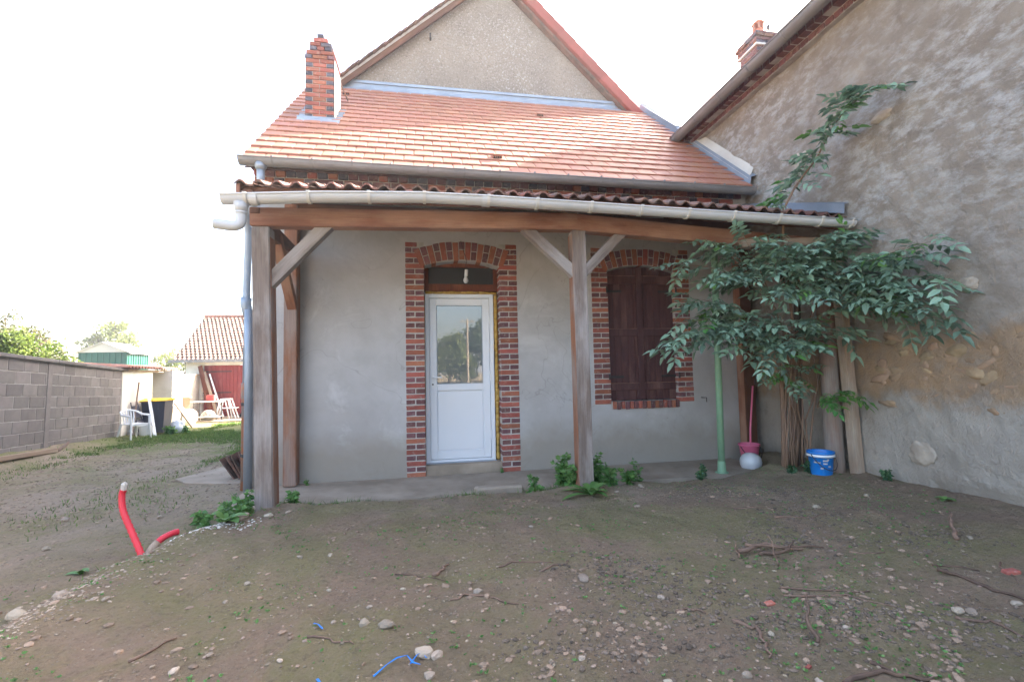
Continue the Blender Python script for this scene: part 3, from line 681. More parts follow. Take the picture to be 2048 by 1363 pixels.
# ------------------------------------------------------------------ veranda
ver = thing('veranda', 'timber veranda of weathered posts and stained beams with wavy tile roof along the cottage front', 'veranda', (1.5, 4.63, 0))
beam('post', (-1.445, 4.63, -.05), (-1.51, 4.63, 2.648), .155, .155, weathered, ver)['label'] = 'grey weathered corner post with knots'
beam('post', (1.555, 4.63, 0), (1.55, 4.63, 2.712), .145, .15, weathered, ver)['label'] = 'grey split post with an orange stained side'
obj('post_facing', bbox_mesh('post_facing', (.006, .14, 2.6), .002), weather_side, ver, Matrix.Translation((1.478, 4.635, 1.38)))
obj('post_facing', bbox_mesh('post_facing', (.006, .14, 2.45), .002, key=2), weather_side, ver, Matrix.Translation((-1.398, 4.635, 1.33)) @ Matrix.Rotation(-.0241, 4, 'Y'))
beam('post', (-1.575, 5.86, .01), (-1.585, 5.86, 3.3), .145, .15, weather_side, ver)
beam('post', (4.35, 5.85, .0), (4.36, 5.85, 3.3), .16, .15, stained_dark, ver)
obj('post_facing', bbox_mesh('post_facing', (.006, .135, 3.0), .002, key=3), stained, ver, Matrix.Translation((4.268, 5.85, 1.6)))  # orange-lit left side of the dark post, put into a brighter timber facing
beam('beam', (-1.6, 4.61, 2.735), (1.54, 4.61, 2.80), .17, .14, stained, ver, (0, -1, 0))
beam('beam', (1.5, 4.615, 2.798), (4.5, 4.65, 2.63), .17, .14, stained, ver, (0, -1, 0))
obj('beam_end', bbox_mesh('beam_end', (.085, .15, .05), .004), stained_dark, ver, Matrix.Translation((-1.553, 4.6, 2.785)))
beam('lintel_timber', (3.36, 4.49, 2.595), (4.53, 4.46, 2.655), .085, .06, palewood, ver, (0, -1, 0))
beam('brace', (-1.47, 4.63, 2.11), (-.86, 4.63, 2.78), .115, .1, weathered, ver, (0, -1, 0), .004)
beam('brace', (1.56, 4.63, 2.22), (.92, 4.63, 2.80), .105, .1, weathered, ver, (0, -1, 0), .004)
beam('brace', (1.55, 4.63, 2.22), (2.12, 4.63, 2.79), .1, .1, weathered, ver, (0, -1, 0), .004)
beam('tie_beam', (-1.53, 4.7, 2.7), (-1.58, 5.8, 2.72), .11, .15, stained_dark, ver, (0, 0, 1))
beam('brace', (-1.565, 5.84, 2.05), (-1.54, 5.1, 2.72), .09, .1, stained, ver, (1, 0, 0), .004)
beam('wall_plate', (-1.6, 5.9, 3.27), (4.5, 5.9, 3.25), .15, .09, stained_dark, ver, (0, -1, 0))
VS = .355; VA = math.atan(VS)
def vdz(x): return .03-.014*((x-.7)/1.5)**2*(1 if x > .7 else .6)
def vz(x, y): return 2.905+VS*(y-4.29)+vdz(x)
for i in range(12):
    x = -1.52+i*.535
    beam('rafter', (x, 4.27, vz(x, 4.27)-.075), (x, 5.93, vz(x, 5.93)-.075), .075, .09, stained_dark, ver, (0, 0, 1))
for i in range(6):
    y = 4.34+i*.3; b = MB(); pts = [(-1.58+k*.51, y, vz(-1.58+k*.51, y)-.022) for k in range(13)]
    for a_, c_ in zip(pts, pts[1:]):
        b.add([(a_[0], a_[1]-.02, a_[2]-.012), (a_[0], a_[1]+.02, a_[2]-.012), (a_[0], a_[1]+.02, a_[2]+.01), (a_[0], a_[1]-.02, a_[2]+.01), (c_[0], c_[1]-.02, c_[2]-.012), (c_[0], c_[1]+.02, c_[2]-.012), (c_[0], c_[1]+.02, c_[2]+.01), (c_[0], c_[1]-.02, c_[2]+.01)], [(0, 4, 5, 1), (1, 5, 6, 2), (2, 6, 7, 3), (3, 7, 4, 0)])
    obj('batten', b, stained_dark, ver)
def strip_x(name, y0, y1, dz0, dz1, mt):
    b = MB(); P = [-1.6+k*.51 for k in range(13)]
    b.add([(x, y0, vz(x, y0)+dz0) for x in P]+[(x, y1, vz(x, y1)+dz1) for x in P]+[(x, y0+.02, vz(x, y0)+dz0) for x in P]+[(x, y1+.02, vz(x, y1)+dz1) for x in P],
          [(i, i+1, i+14, i+13) for i in range(12)]+[(i+26, i+39, i+40, i+27) for i in range(12)]+[(i+13, i+14, i+40, i+39) for i in range(12)]+[(i, i+26, i+27, i+1) for i in range(12)])
    return obj(name, b, mt, ver)
strip_x('fascia_board', 4.305, 4.305, -.12, -.03, stained_dark)
obj('barge_board', MB().add([(-1.615, 4.27, vz(-1.6, 4.27)-.1), (-1.615, 5.93, vz(-1.6, 5.93)-.1), (-1.615, 5.93, vz(-1.6, 5.93)+.02), (-1.615, 4.27, vz(-1.6, 4.27)+.02), (-1.585, 4.27, vz(-1.6, 4.27)-.1), (-1.585, 5.93, vz(-1.6, 5.93)-.1), (-1.585, 5.93, vz(-1.6, 5.93)+.02), (-1.585, 4.27, vz(-1.6, 4.27)+.02)], [(0, 1, 2, 3), (7, 6, 5, 4), (0, 3, 7, 4), (0, 4, 5, 1), (3, 2, 6, 7)]), stained, ver)
def wave_tile(w, L, amp, th=.013):
    b = MB(); n = 10; vs = []; 
    prof = []
    for i in range(n+1):
        t = i/n; prof.append((-w/2+w*t*1.06, amp*(max(0, math.sin(math.pi*min(1, t/.62)))**1.2) if t < .62 else -.006*math.sin(math.pi*(t-.62)/.38)))
    for y in (-L/2, L/2): vs += [(x, y, z+th) for x, z in prof]
    vs += [(x, -L/2, z-.004) for x, z in prof]; m_ = n+1
    fs = [(i, i+1, m_+i+1, m_+i) for i in range(n)]+[(2*m_+i, 2*m_+i+1, i+1, i) for i in range(n)]
    return b.add(vs, fs).mesh('roof_tile', smooth=False)
VT = .149; vux = ux; vuy = Vector((0, math.cos(VA), math.sin(VA))); vuz = vux.cross(vuy)
wt = [wave_tile(VT, .40, .036) for q in range(2)]
for rw in range(5):
    for k in range(41):
        x = -1.55+k*VT; y = 4.27+(rw*.345+.19)*math.cos(VA)
        M = frame_mat((x, y, vz(x, y)+.004+random.uniform(-.003, .004)), vux, vuy, vuz) @ Matrix.Rotation(-.035, 4, 'X') @ Matrix.Rotation(random.uniform(-.02, .02), 4, 'Z')
        obj('roof_tile', wt[k % 2], tile_dark, ver, M)
b = MB(); b.add([(4.2, 4.25, vz(4.2, 4.25)+.055), (4.2, 5.93, vz(4.2, 5.93)+.055), (4.46, 5.93, vz(4.4, 5.93)+.06), (4.46, 4.25, vz(4.4, 4.25)+.06), (4.47, 5.93, vz(4.4, 5.93)+.17), (4.47, 4.25, vz(4.4, 4.25)+.17), (4.53, 5.93, vz(4.4, 5.93)+.19), (4.53, 4.25, vz(4.4, 4.25)+.19)], [(0, 3, 2, 1), (3, 5, 4, 2), (5, 7, 6, 4)])
obj('side_flashing', b, pipe_blue, ver)
gpt = [(-1.69, 2.782), (-1.46, 2.795), (-.9, 2.835), (-.06, 2.87), (.53, 2.868), (1.3, 2.852), (2.17, 2.832), (3.2, 2.812), (4.5, 2.79)]
vg = gutter('gutter', [(x, 4.205, z) for x, z in gpt], .066, pvc, ver)
def gzz(x):
    for (a, za), (c, zc_) in zip(gpt, gpt[1:]):
        if a <= x <= c: return za+(zc_-za)*(x-a)/(c-a)
for x in (-1.5, -1.0, -.5, -.02, .56, 1.02, 1.55, 2.06, 2.56, 3.06, 3.58, 4.08, 4.45): strap((x, 4.205, gzz(x)), .0665, pvc_c, vg, .026, .009, .06)
for x in (-1.44, .53):
    b = MB().tube([(x-.03, 4.205, gzz(x)-.004), (x+.03, 4.205, gzz(x)-.004)], .0725, 18, False)
    for v in range(len(b.v)):
        if b.v[v][2] > gzz(b.v[v][0])+.006: b.v[v] = (b.v[v][0], b.v[v][1], gzz(b.v[v][0])+.006)
    obj('gutter_union', b, pvc, vg)
b = MB().tube([(-1.545, 4.205, 2.735), (-1.545, 4.205, 2.66)], [.062, .045], 14).tube([(-1.545, 4.205, 2.67), (-1.545, 4.205, 2.60), (-1.548, 4.205, 2.575), (-1.56, 4.205, 2.55), (-1.585, 4.2, 2.537), (-1.62, 4.2, 2.535), (-1.745, 4.19, 2.548)], .043, 14, False)
b.tube([(-1.545, 4.205, 2.66), (-1.545, 4.205, 2.64)], .047, 14); 
ol = obj('outlet_pipe', b, pvc, vg, smooth=True)
# propped posts at the neighbour's wall
old = thing('prop_post', 'old split round timber post standing against the rough wall behind the elder', 'post', (4.34, 4.47, .1))
b = MB(); b.tube([(4.35+.01*fbm(i, 1, 0, .9), 4.47, .02+i*.2) for i in range(14)], [.088+.012*fbm(i, 7, 0, .8) for i in range(14)], 14); obj('trunk', b, oldwood, old, smooth=True)
sq = beam('prop_timber', (4.475, 4.32, .05), (4.42, 4.36, 2.64), .1, .1, palewood, None, (0, -1, 0)); tag(sq, 'pale squared timber prop leaning by the rough wall under the gutter end', 'post')

# ------------------------------------------------------------------ neighbouring house on the right
nb = thing('neighbour_house', 'tall neighbouring house with rough patchy lime render wall and sloping eave gutter', 'house', (8.5, 3, 0))
b = MB(); y0, y1, z0, z1 = -8., 11., -.3, 5.06
nyy = []; y = y0
while y < y1:
    nyy.append(y); y += .05 if 2 < y < 7.4 else .3
nyy.append(y1); nz = 108; vs = []
for y in nyy:
    for k in range(nz):
        z = z0+(z1-z0)*k/(nz-1); dsp = .022*fbm(y, z, 1, 1.3, 4)+.011*fbm(y, z, 8, 6, 4)
        low = .05*(1-sstep(.05, .26, z+.05*fbm(y, 2, 0, 3)))*(1 if y < 3.6 else .3)
        vs.append((4.545-dsp+low, y, z))
b.add(vs, [(i*nz+k, i*nz+k+1, (i+1)*nz+k+1, (i+1)*nz+k) for i in range(len(nyy)-1) for k in range(nz-1)])
b.bb(4.63, 13.0, -8, 11, -.3, 5.06)
obj('wall', b, oldrender, nb, fix=True)
RP = .78; xr = 8.8
b = MB().add([(4.2, -8.4, 5.29), (4.2, 11.4, 5.29), (xr, 11.4, 5.29+RP*(xr-4.2)), (xr, -8.4, 5.29+RP*(xr-4.2)), (13.4, 11.4, 5.29), (13.4, -8.4, 5.29)], [(0, 3, 2, 1), (3, 5, 4, 2)])
b.add([(4.2, -8.4, 5.23), (4.2, 11.4, 5.23), (xr, 11.4, 5.23+RP*(xr-4.2)), (xr, -8.4, 5.23+RP*(xr-4.2)), (13.4, 11.4, 5.23), (13.4, -8.4, 5.23)], [(0, 1, 2, 3), (3, 2, 4, 5)])
b.add([(4.2, -8.4, 5.29), (4.2, 11.4, 5.29), (4.2, 11.4, 5.23), (4.2, -8.4, 5.23)], [(0, 1, 2, 3)])
for y in (-8, 11): b.add([(4.6, y, 5.0), (13, y, 5.0), (xr, y, 5.2+RP*(xr-4.2))], [(0, 1, 2)])
nroof = obj('roof', b, tile_dark, nb)
obj('cornice', MB().bb(4.37, 4.6, -8, 11, 5.15, 5.222).bb(4.46, 4.6, -8, 11, 5.06, 5.15), joint, nb)
cor = [o for o in COL.objects if o.name.startswith('cornice')][0]
me1 = bbox_mesh('brick', (.12, .107, .062), .005, key='cor1'); me2 = bbox_mesh('brick', (.13, .107, .07), .005, key='cor2')
yy = 2.6
while yy < 7.5:
    obj('brick', me1, random.choice((rust_brick, dark_brick, rust_brick)), cor, Matrix.Translation((4.505, yy, 5.1+random.uniform(-.002, .002))))
    obj('brick', me2, random.choice((rust_brick, dark_brick, dark_brick)), cor, Matrix.Translation((4.425, yy+.05, 5.184+random.uniform(-.002, .002)))); yy += .119
MY = Matrix.Rotation(R(-90), 4, 'Z')              # local x -> -Y, local y -> +X
ngp = [(-11.0+i*1.0, 4.22, 5.2) for i in range(20)]; ngp[-1] = (8.0, 4.22, 5.2); ngp = [(-7.33, 4.22, 5.2)]+[p for p in ngp if p[0] > -7.2]
ng = gutter('gutter', ngp, .085, zinc_g, nb, M=MY)
for i in range(14): strap((-7.1+i*.62, 4.22, 5.2), .0855, zinc_g, ng, .02, .006, .07, M=MY)
# stones showing through the render
def rock(name, c, s, mt, parent=None, seed=0, sub=2, rot=0, fr=1.1):
    bm = bmesh.new(); bmesh.ops.create_icosphere(bm, subdivisions=sub, radius=1)
    for v in bm.verts:
        n_ = noise.fractal(v.co*fr+Vector((seed*3.7, seed*1.3, seed)), .9, 2.1, 4); v.co *= 1+(.35 if fr < 1.5 else (.3 if fr < 2 else .22))*n_
        v.co = Vector((v.co.x*s[0], v.co.y*s[1], v.co.z*s[2]))
    me = bpy.data.meshes.new(name); bm.to_mesh(me); bm.free()
    for p in me.polygons: p.use_smooth = sub > 2
    return obj(name, me, mt, parent, Matrix.Translation(Vector(c)) @ Matrix.Rotation(rot, 4, 'Z' if parent is None else 'X'))
for i, (y, z, sy, sz, mt) in enumerate(((3.2, 1.92, .09, .075, stone_p), (3.69, .42, .15, .13, stone_p), (4.9, 3.79, .16, .14, stone_p), (3.83, 3.76, .13, .06, stone_p))):
    rock('stone', (4.548, y, z), (.03, sy*.9, sz*.9), mt, nb, i+1, 4, 0, 2.2)
rr = random.Random(4)
for i in range(60):
    y = rr.uniform(2.6, 4.1); z = 1.24+max(-.38, min(.38, rr.gauss(0, .2)))
    rock('stone', (4.564, y, z), (.016+rr.random()*.012, rr.uniform(.035, .11), rr.uniform(.025, .06)), stone_o, nb, i+20, 3, rr.uniform(-.6, .6), 1.7)
# its chimney
cx0, cx1, cy0, cy1 = 6.7, 7.24, 8.12, 8.66
nch = obj('chimney', MB().bb(cx0+.01, cx1-.01, cy0+.01, cy1-.01, 7.0, 8.16), joint, nroof)
z = 7.5; ci = 0
while z < 8.17:
    g_ = .0 if z < 7.9 else (.03 if z < 7.98 else (.06 if z < 8.1 else .03))
    for face in range(2):
        p = 0 if (ci+face) % 2 else -.11; L0 = (cx1-cx0+2*g_)
        q = -.0
        while q < L0-.02:
            L = min(.21 if not (q == 0 and (ci+face) % 2) else .105, L0-q)
            mt = random.choice((dark_brick, rust_brick, dark_brick, blue_brick))
            if face == 0: brick((cx0-g_+q+L/2, cy0-g_+.05, z), (L-.01, .1, .058), mt, nch)
            else: brick((cx0-g_+.05, cy0-g_+.1+q+L/2-.1, z), (.1, L-.01, .058), mt, nch)
            q += L
    z += .068; ci += 1
obj('band', MB().bb(cx0-.035, cx1+.035, cy0-.035, cy1+.035, 7.84, 7.875), white_wall, nch)
pot = obj('chimney_pot', MB().lathe([(.11, 8.14), (.13, 8.17), (.1, 8.3), (.115, 8.32), (.1, 8.34), (.1, 8.38)], 18, (6.99, 8.4, 0)).lathe([(.115, 8.5), (.13, 8.52), (.1, 8.56), (.05, 8.58), (.03, 8.62), (0, 8.63)], 18, (6.99, 8.4, 0)), pm('terracotta', (.5, .16, .08), (.42, .13, .07), 6), nch, smooth=True)
b = MB()
for q in range(6):
    a = q*math.pi/3; b.box((6.99+.095*math.cos(a), 8.4+.095*math.sin(a), 8.44), (.035, .035, .13), Matrix.Rotation(a, 3, 'Z'))
obj('pot_pillar', b, tile_m, pot)
ant = tag(obj('aerial', MB().tube([(7.32, 8.5, 7.2), (7.34, 8.5, 9.6)], .012, 6).tube([(7.2, 8.5, 9.05), (7.5, 8.5, 9.1)], .007, 5).box((7.3, 8.48, 8.55), (.05, .05, .09)), iron), 'thin aerial mast beside the orange chimney pot', 'aerial')

# ------------------------------------------------------------------ tall house behind
th = thing('tall_house', 'tall house behind with bare pebbledash gable rising over the red roof', 'house', (1.3, 13, 0))
ax, az = 1.37, 9.23; lx, rx = -1.95, 4.3
zl_ = az-.862*(ax-lx); zr_ = az-.982*(rx-ax)
b = MB().prism([(lx+.12, -.2), (rx-.15, -.2), (rx-.15, zr_+.05), (ax, az-.1), (lx+.12, zl_+.02)], 8.84, 17.6); obj('wall', b, pebbledash, th)
b = MB(); e = (8.72, 17.75)
b.add([(lx-.03, e[0], zl_-.03), (lx-.03, e[1], zl_-.03), (ax, e[1], az), (ax, e[0], az), (lx-.03, e[0], zl_-.1), (lx-.03, e[1], zl_-.1), (ax, e[1], az-.07), (ax, e[0], az-.07)], [(0, 3, 2, 1), (4, 5, 6, 7), (0, 4, 7, 3), (1, 2, 6, 5), (0, 1, 5, 4)])
b.add([(rx+.03, e[0], zr_-.03), (rx+.03, e[1], zr_-.03), (ax, e[1], az), (ax, e[0], az), (rx+.03, e[0], zr_-.1), (rx+.03, e[1], zr_-.1), (ax, e[1], az-.07), (ax, e[0], az-.07)], [(0, 1, 2, 3), (4, 7, 6, 5), (0, 3, 7, 4), (1, 5, 6, 2), (0, 4, 5, 1)])
tr_ = obj('roof', b, tile_dark, th)
sl_ = Vector((ax-lx, 0, az-zl_)); Ls = sl_.length; sl_.normalize(); nn = Vector((-sl_.z, 0, sl_.x))
beam('barge_board', Vector((lx, 8.70, zl_-.09)), Vector((ax, 8.70, az-.09)), .12, .03, stained_dark, th, (0, -1, 0))
tmv = bbox_mesh('verge_tile', (.2, .3, .022), .004); i = 0; s_ = .05
while s_ < Ls:
    o = Vector((lx, 8.76, zl_))+sl_*s_+nn*(.022+random.uniform(-.006, .012))
    obj('verge_tile', tmv, tile_dark, tr_, frame_mat(o, sl_, (0, 1, 0), nn) @ Matrix.Rotation(-.09+random.uniform(-.03, .03), 4, 'Y')); s_ += .125
obj('verge_mortar', MB().box(Vector((lx, 8.69, zl_))+sl_*Ls/2-nn*.01, (Ls, .02, .045), Matrix((sl_, (0, 1, 0), nn)).transposed()), mortar, tr_)
sr_ = Vector((ax-rx, 0, az-zr_)); Lr = sr_.length; sr_.normalize(); nr_ = Vector((sr_.z, 0, -sr_.x))
b = MB(); b.box((0, 0, 0), (.36, .24, .025)).box((0, -.115, -.085), (.36, .022, .17)); vt2 = b.mesh('verge_tile')
s_ = .02
while s_ < Lr:
    o = Vector((rx, 8.78, zr_))+sr_*s_+nr_*.035
    obj('verge_tile', vt2, tile_edge, tr_, frame_mat(o, sr_, (0, 1, 0), sr_.cross(Vector((0, 1, 0)))) @ Matrix.Rotation(.045 if 0 else -.045, 4, 'Y')); s_ += .31
obj('gable_iron', MB().box((.1, 8.79, 7.78), (.03, .1, .09)), iron, th)
obj('roof_chimney', MB().bb(.3, .75, 13.2, 13.7, 8.2, 9.75), red_brick, tr_)

# ------------------------------------------------------------------ block wall on the left
bw = thing('block_wall', 'long grey concrete block wall with sloping coping along the left yard', 'wall', (-6.8, 10.4, .1))
A = Vector((-6.41, 8.36, 1.66)); d_ = Vector((-.174, .985, -.0425)).normalized(); nrm = Vector((d_.y, -d_.x, 0)).normalized(); upw = nrm.cross(d_) 
if upw.z < 0: upw = -upw
FB = frame_mat(A, d_, -nrm, upw)                    # x along wall, y into wall, z up (0 at top)
core = MB().bb(-7.4, 4.28, .006, .19, -1.9, 0); core.v = [tuple(FB @ Vector(v)) for v in core.v]; obj('mortar_core', core, joint, bw)
for row in range(9):
    s0 = -7.4+(row % 2)*.2; z = -.1-row*.2
    while s0 < 4.26:
        e0, e1 = s0, min(s0+.4, 4.27); segs = [(e0, e1)]
        if e0 < 1.4 and e1 > 1.27: segs = [(e0, min(e1, 1.27)), (max(e0, 1.4), e1)]
        for e0, e1 in segs:
            if e1-e0 < .025: continue
            me = bbox_mesh('block', (round(e1-e0, 2)-.012, .06, .188), .006, key=random.randint(0, 2), jit=.002)
            obj('block', me, conc_blk, bw, FB @ Matrix.Translation(((e0+e1)/2, .03+random.uniform(-.002, .003), z)))
        s0 += .4
pl = MB().bb(1.27, 1.4, -.008, .15, -1.9, 0); pl.v = [tuple(FB @ Vector(v)) for v in pl.v]; obj('pillar', pl, conc_blk, bw)
me = bbox_mesh('coping', (.99, .27, .06), .008)
for i in range(12): obj('coping', me, conc_blk, bw, FB @ Matrix.Translation((-7+i, .09, .03)))

# ------------------------------------------------------------------ lean-to and garage at the end of the yard
lt = thing('lean_to', 'small white rendered lean-to with a red tile roof beyond the block wall', 'shed', (-7.7, 14.6, -.15))
def wl(s, off=0, z=0): p = FB @ Vector((s, off, 0)); return (p.x, p.y, z)
def wallseg(s0, s1, z0, z1, t0=0, t1=.2):
    a, b_, c, d2 = wl(s0, t0), wl(s1, t0), wl(s1, t1), wl(s0, t1)
    vs = [(p[0], p[1], z) for z in (z0, z1) for p in (a, b_, c, d2)]
    return MB().add(vs, [(0, 1, 2, 3), (4, 7, 6, 5), (0, 4, 5, 1), (1, 5, 6, 2), (2, 6, 7, 3), (3, 7, 4, 0)])
obj('side_wall', wallseg(4.29, 6.2, -.4, 1.46), white_wall, lt)
obj('back_wall', wallseg(4.4, 8.0, -.4, 1.62, .9, 1.1), cream_wall, lt)
obj('pier', wallseg(6.95, 7.9, -.4, 1.5, -.25, .95), white_wall, lt)
obj('door_post', wallseg(6.22, 6.34, -.4, 1.42, .1, .22), oldwood, lt)
obj('fascia', wallseg(4.29, 8.0, 1.46, 1.52, -.03, .02), palewood, lt)
ba, bb2 = Vector(wl(4.2, -.1)), Vector(wl(8.05, -.1)); ins = (FB.to_3x3() @ Vector((0, 1, 0)))
rd = (bb2-ba).normalized(); rs = (Vector((ins.x, ins.y, .1))).normalized(); rn = rd.cross(rs); rn = rn if rn.z > 0 else -rn
lroof = obj('roof', MB().add([ba+Vector((0, 0, 1.53)), bb2+Vector((0, 0, 1.53)), bb2+Vector((0, 0, 1.53))+rs*1.15, ba+Vector((0, 0, 1.53))+rs*1.15], [(0, 1, 2, 3)]), tile_pale, lt)
wt3 = wave_tile(.2, .5, .05)
for rw in range(3):
    for k in range(19):
        o = ba+Vector((0, 0, 1.54))+rd*(.1+k*.2)+rs*(.22+rw*.36)
        obj('roof_tile', wt3, tile_old, lroof, frame_mat(o, -rd if (-rd).cross(rs).z > 0 else rd, rs, rn) @ Matrix.Rotation(-.04, 4, 'X'))
yw = thing('yard_wall', 'low white rendered wall running from the lean-to to the garage', 'wall', wl(9.3, 0, -.2))
obj('wall', wallseg(8.0, 10.78, -.5, 1.36), cream_wall, yw); obj('coping', wallseg(8.0, 10.78, 1.365, 1.42, -.04, .24), palewood, yw)

ga = thing('garage', 'pale rendered garage with red plank door and low tile roof', 'garage', (-6.3, 21, -.25))
GX0, GX1 = -8.76, -2.6
b = MB(); op = [(-8.2, -.5), (-8.2, 1.74), (-5.4, 1.74), (-5.4, -.5)]
outer = [(GX0, -.5)]+op+[(GX1, -.5), (GX1, 1.93), (GX0, 1.93)]
tr2 = tessellate_polygon([[Vector((x, z, 0)) for x, z in outer]]); b.add([(x, 19, z) for x, z in outer], [t for t in tr2])
strip(b, op, 19, 19.2); b.bb(GX0, GX0+.2, 19.01, 23.4, -.5, 1.93).bb(GX1-.2, GX1, 19.01, 23.4, -.5, 1.93)
b.add([(GX0, 19, 1.93), (GX0, 23.4, 1.93), (GX0, 21.2, 3.6)], [(0, 1, 2)]); obj('wall', b, white_wall, ga)
gd = obj('door', MB().bb(-8.19, -5.41, 19.12, 19.15, -.3, 1.73), red_paint, ga)
me = bbox_mesh('plank', (.122, .03, 2.0), .006)
for i in range(22): obj('plank', me, red_paint, gd, Matrix.Translation((-8.12+i*.126, 19.1+random.uniform(-.002, .002), .72)))
for z in (1.5, .72): obj('strap_hinge', MB().bb(-8.22, -7.25, 19.07, 19.083, z-.02, z+.02), iron, gd)
obj('latch', MB().lathe([(0, -.02), (.02, -.02), (.02, 0)], 8, (-6.92, 19.08, .78), Matrix.Rotation(R(90), 3, 'X')), zinc, gd)
GS = .78; GA = math.atan(GS); guy = Vector((0, math.cos(GA), math.sin(GA))); guz = ux.cross(guy)
def grz(y): return 1.97+GS*(y-18.85)
gr = obj('roof', MB().add([(-9.12, 18.85, grz(18.85)-.03), (-2.4, 18.85, grz(18.85)-.03), (-2.4, 21.2, grz(21.2)-.03), (-9.12, 21.2, grz(21.2)-.03), (-2.4, 23.6, 1.9), (-9.12, 23.6, 1.9)], [(0, 1, 2, 3), (3, 2, 4, 5)]), tile_pale, ga)
b = MB(); gt = wave_tile(.148, .25, .04)
gvs = [v.co.copy() for v in gt.vertices]; gfs = [tuple(p.vertices) for p in gt.polygons]
gl = 2.35/math.cos(GA); nrw = 17
for rw in range(nrw):
    for k in range(46):
        o = Vector((-9.1+k*.148+.074+(.074 if rw % 2 else 0), 18.8, grz(18.8)))+guy*(rw*gl/nrw+.11)+guz*.0
        M = frame_mat(o, ux, guy, guz) @ Matrix.Rotation(-.1, 4, 'X'); b.add([M @ v for v in gvs], gfs)
obj('tiles', b, tile_pale, gr, fix=False, kind='stuff')
for i in range(15): obj('ridge_tile', MB().tube([(-9.1+i*.45, 21.2, grz(21.2)+.0), (-8.64+i*.45, 21.2, grz(21.2)+.012)], [.1, .09], 8), tile_old, gr)
obj('gutter', MB().bb(-9.2, -2.4, 18.68, 18.82, 1.84, 1.95), zinc_g, ga)

# green metal shed over the wall
gs = thing('metal_shed', 'green ribbed sheet metal shed with pale roof showing above the block wall', 'shed', (-12.7, 23.5, -.3))
gy0, gy1, gx0, gx1 = 22., 23.5, -14.15, -12.35
obj('wall', MB().bb(gx0, gx1, gy0, gy1, -.4, 2.42), green_tin, gs)
me = bbox_mesh('rib', (.05, .04, 2.8), .008)
for i in range(9): obj('rib', me, green_tin, gs, Matrix.Translation((gx1-.03-i*.215, gy0-.005, 1.0)))
me = bbox_mesh('rib', (.04, .07, 2.8), .008)
for i in range(9): obj('rib', me, green_tin, gs, Matrix.Translation((gx1+.005, gy0+.1+i*.165, 1.0)))
mx_ = (gx0+gx1)/2
obj('gable', MB().add([(gx0-.1, gy0-.05, 2.42), (gx1+.1, gy0-.05, 2.42), (mx_, gy0-.05, 2.83), (gx0-.1, gy0, 2.42), (gx1+.1, gy0, 2.42), (mx_, gy0, 2.83)], [(0, 1, 2), (5, 4, 3), (0, 3, 4, 1)]), cream_tin, gs)
obj('roof', MB().add([(gx0-.15, gy0-.1, 2.4), (mx_, gy0-.1, 2.86), (gx1+.15, gy0-.1, 2.4), (gx0-.15, gy1+.1, 2.4), (mx_, gy1+.1, 2.86), (gx1+.15, gy1+.1, 2.4), (gx0-.15, gy0-.1, 2.36), (mx_, gy0-.1, 2.82), (gx1+.15, gy0-.1, 2.36), (gx1+.15, gy1+.1, 2.36)], [(0, 1, 4, 3), (1, 2, 5, 4), (0, 6, 7, 1), (1, 7, 8, 2), (2, 8, 9, 5)]), cream_tin, gs)

# ------------------------------------------------------------------ vegetation helpers
def leafquad(b, p, dirv, L, w, rng, fold=.25):
    t = dirv.normalized(); s = t.cross(Vector((rng.uniform(-1, 1), rng.uniform(-1, 1), rng.uniform(-.3, 1)))).normalized(); n = s.cross(t)
    b.add([p, p+t*L*.45+s*w/2+n*w*fold, p+t*L-n*L*.1, p+t*L*.45-s*w/2+n*w*fold, p+t*L*.45], [(0, 4, 1), (1, 4, 2), (2, 4, 3), (3, 4, 0)])
def tree(name, label, base, H, lobes, leaf, n, size, bk, group=None, seed=1, cat='tree'):
    t = thing(name, label, cat, base, group); rng = random.Random(seed); base = Vector(base)
    b = MB(); cs = [Vector(l[0]) for l in lobes]; mid = sum(cs, Vector())/len(cs)
    tr0 = base.lerp(Vector((mid.x, mid.y, base.z+H*.45)), .9); rad = H*.028
    b.tube([base-Vector((0, 0, .2)), base.lerp(tr0, .5)+Vector((rng.uniform(-.1, .1), rng.uniform(-.1, .1), 0)), tr0], [rad, rad*.8, rad*.6], 8)
    for c in cs:
        m_ = tr0.lerp(c, .5)+Vector((rng.uniform(-.15, .15), rng.uniform(-.15, .15), .1*H*.3)); b.tube([tr0, m_, c], [rad*.5, rad*.3, rad*.1], 6)
        for q in range(3):
            e_ = c+Vector((rng.uniform(-1, 1), rng.uniform(-1, 1), rng.uniform(-.3, 1)))*lobes[0][1][0]*.7; b.tube([m_, e_], [rad*.2, rad*.06], 4)
    obj('trunk', b, bk, t, smooth=True)
    b = MB(); tot = sum(l[1][0]*l[1][2] for l in lobes)
    for c, rr_ in lobes:
        k = int(n*rr_[0]*rr_[2]/tot); c = Vector(c)
        cl = []
        for q in range(max(6, k//26)):
            v = Vector((rng.gauss(0, 1), rng.gauss(0, 1), rng.gauss(0, 1))).normalized()*(rng.random()**.4)
            cl.append(c+Vector((v.x*rr_[0], v.y*rr_[1], v.z*rr_[2])))
        for q in range(k):
            p = rng.choice(cl); sp = .2*min(rr_)
            p = p+Vector((rng.gauss(0, sp), rng.gauss(0, sp), rng.gauss(0, sp*.8)))
            leafquad(b, p, Vector((rng.uniform(-1, 1), rng.uniform(-1, 1), rng.uniform(-1, .5))), size*rng.uniform(.7, 1.3), size*.55, rng)
    obj('crown', b, leaf, t, fix=False); return t
HG = 'shrubs behind the block wall'
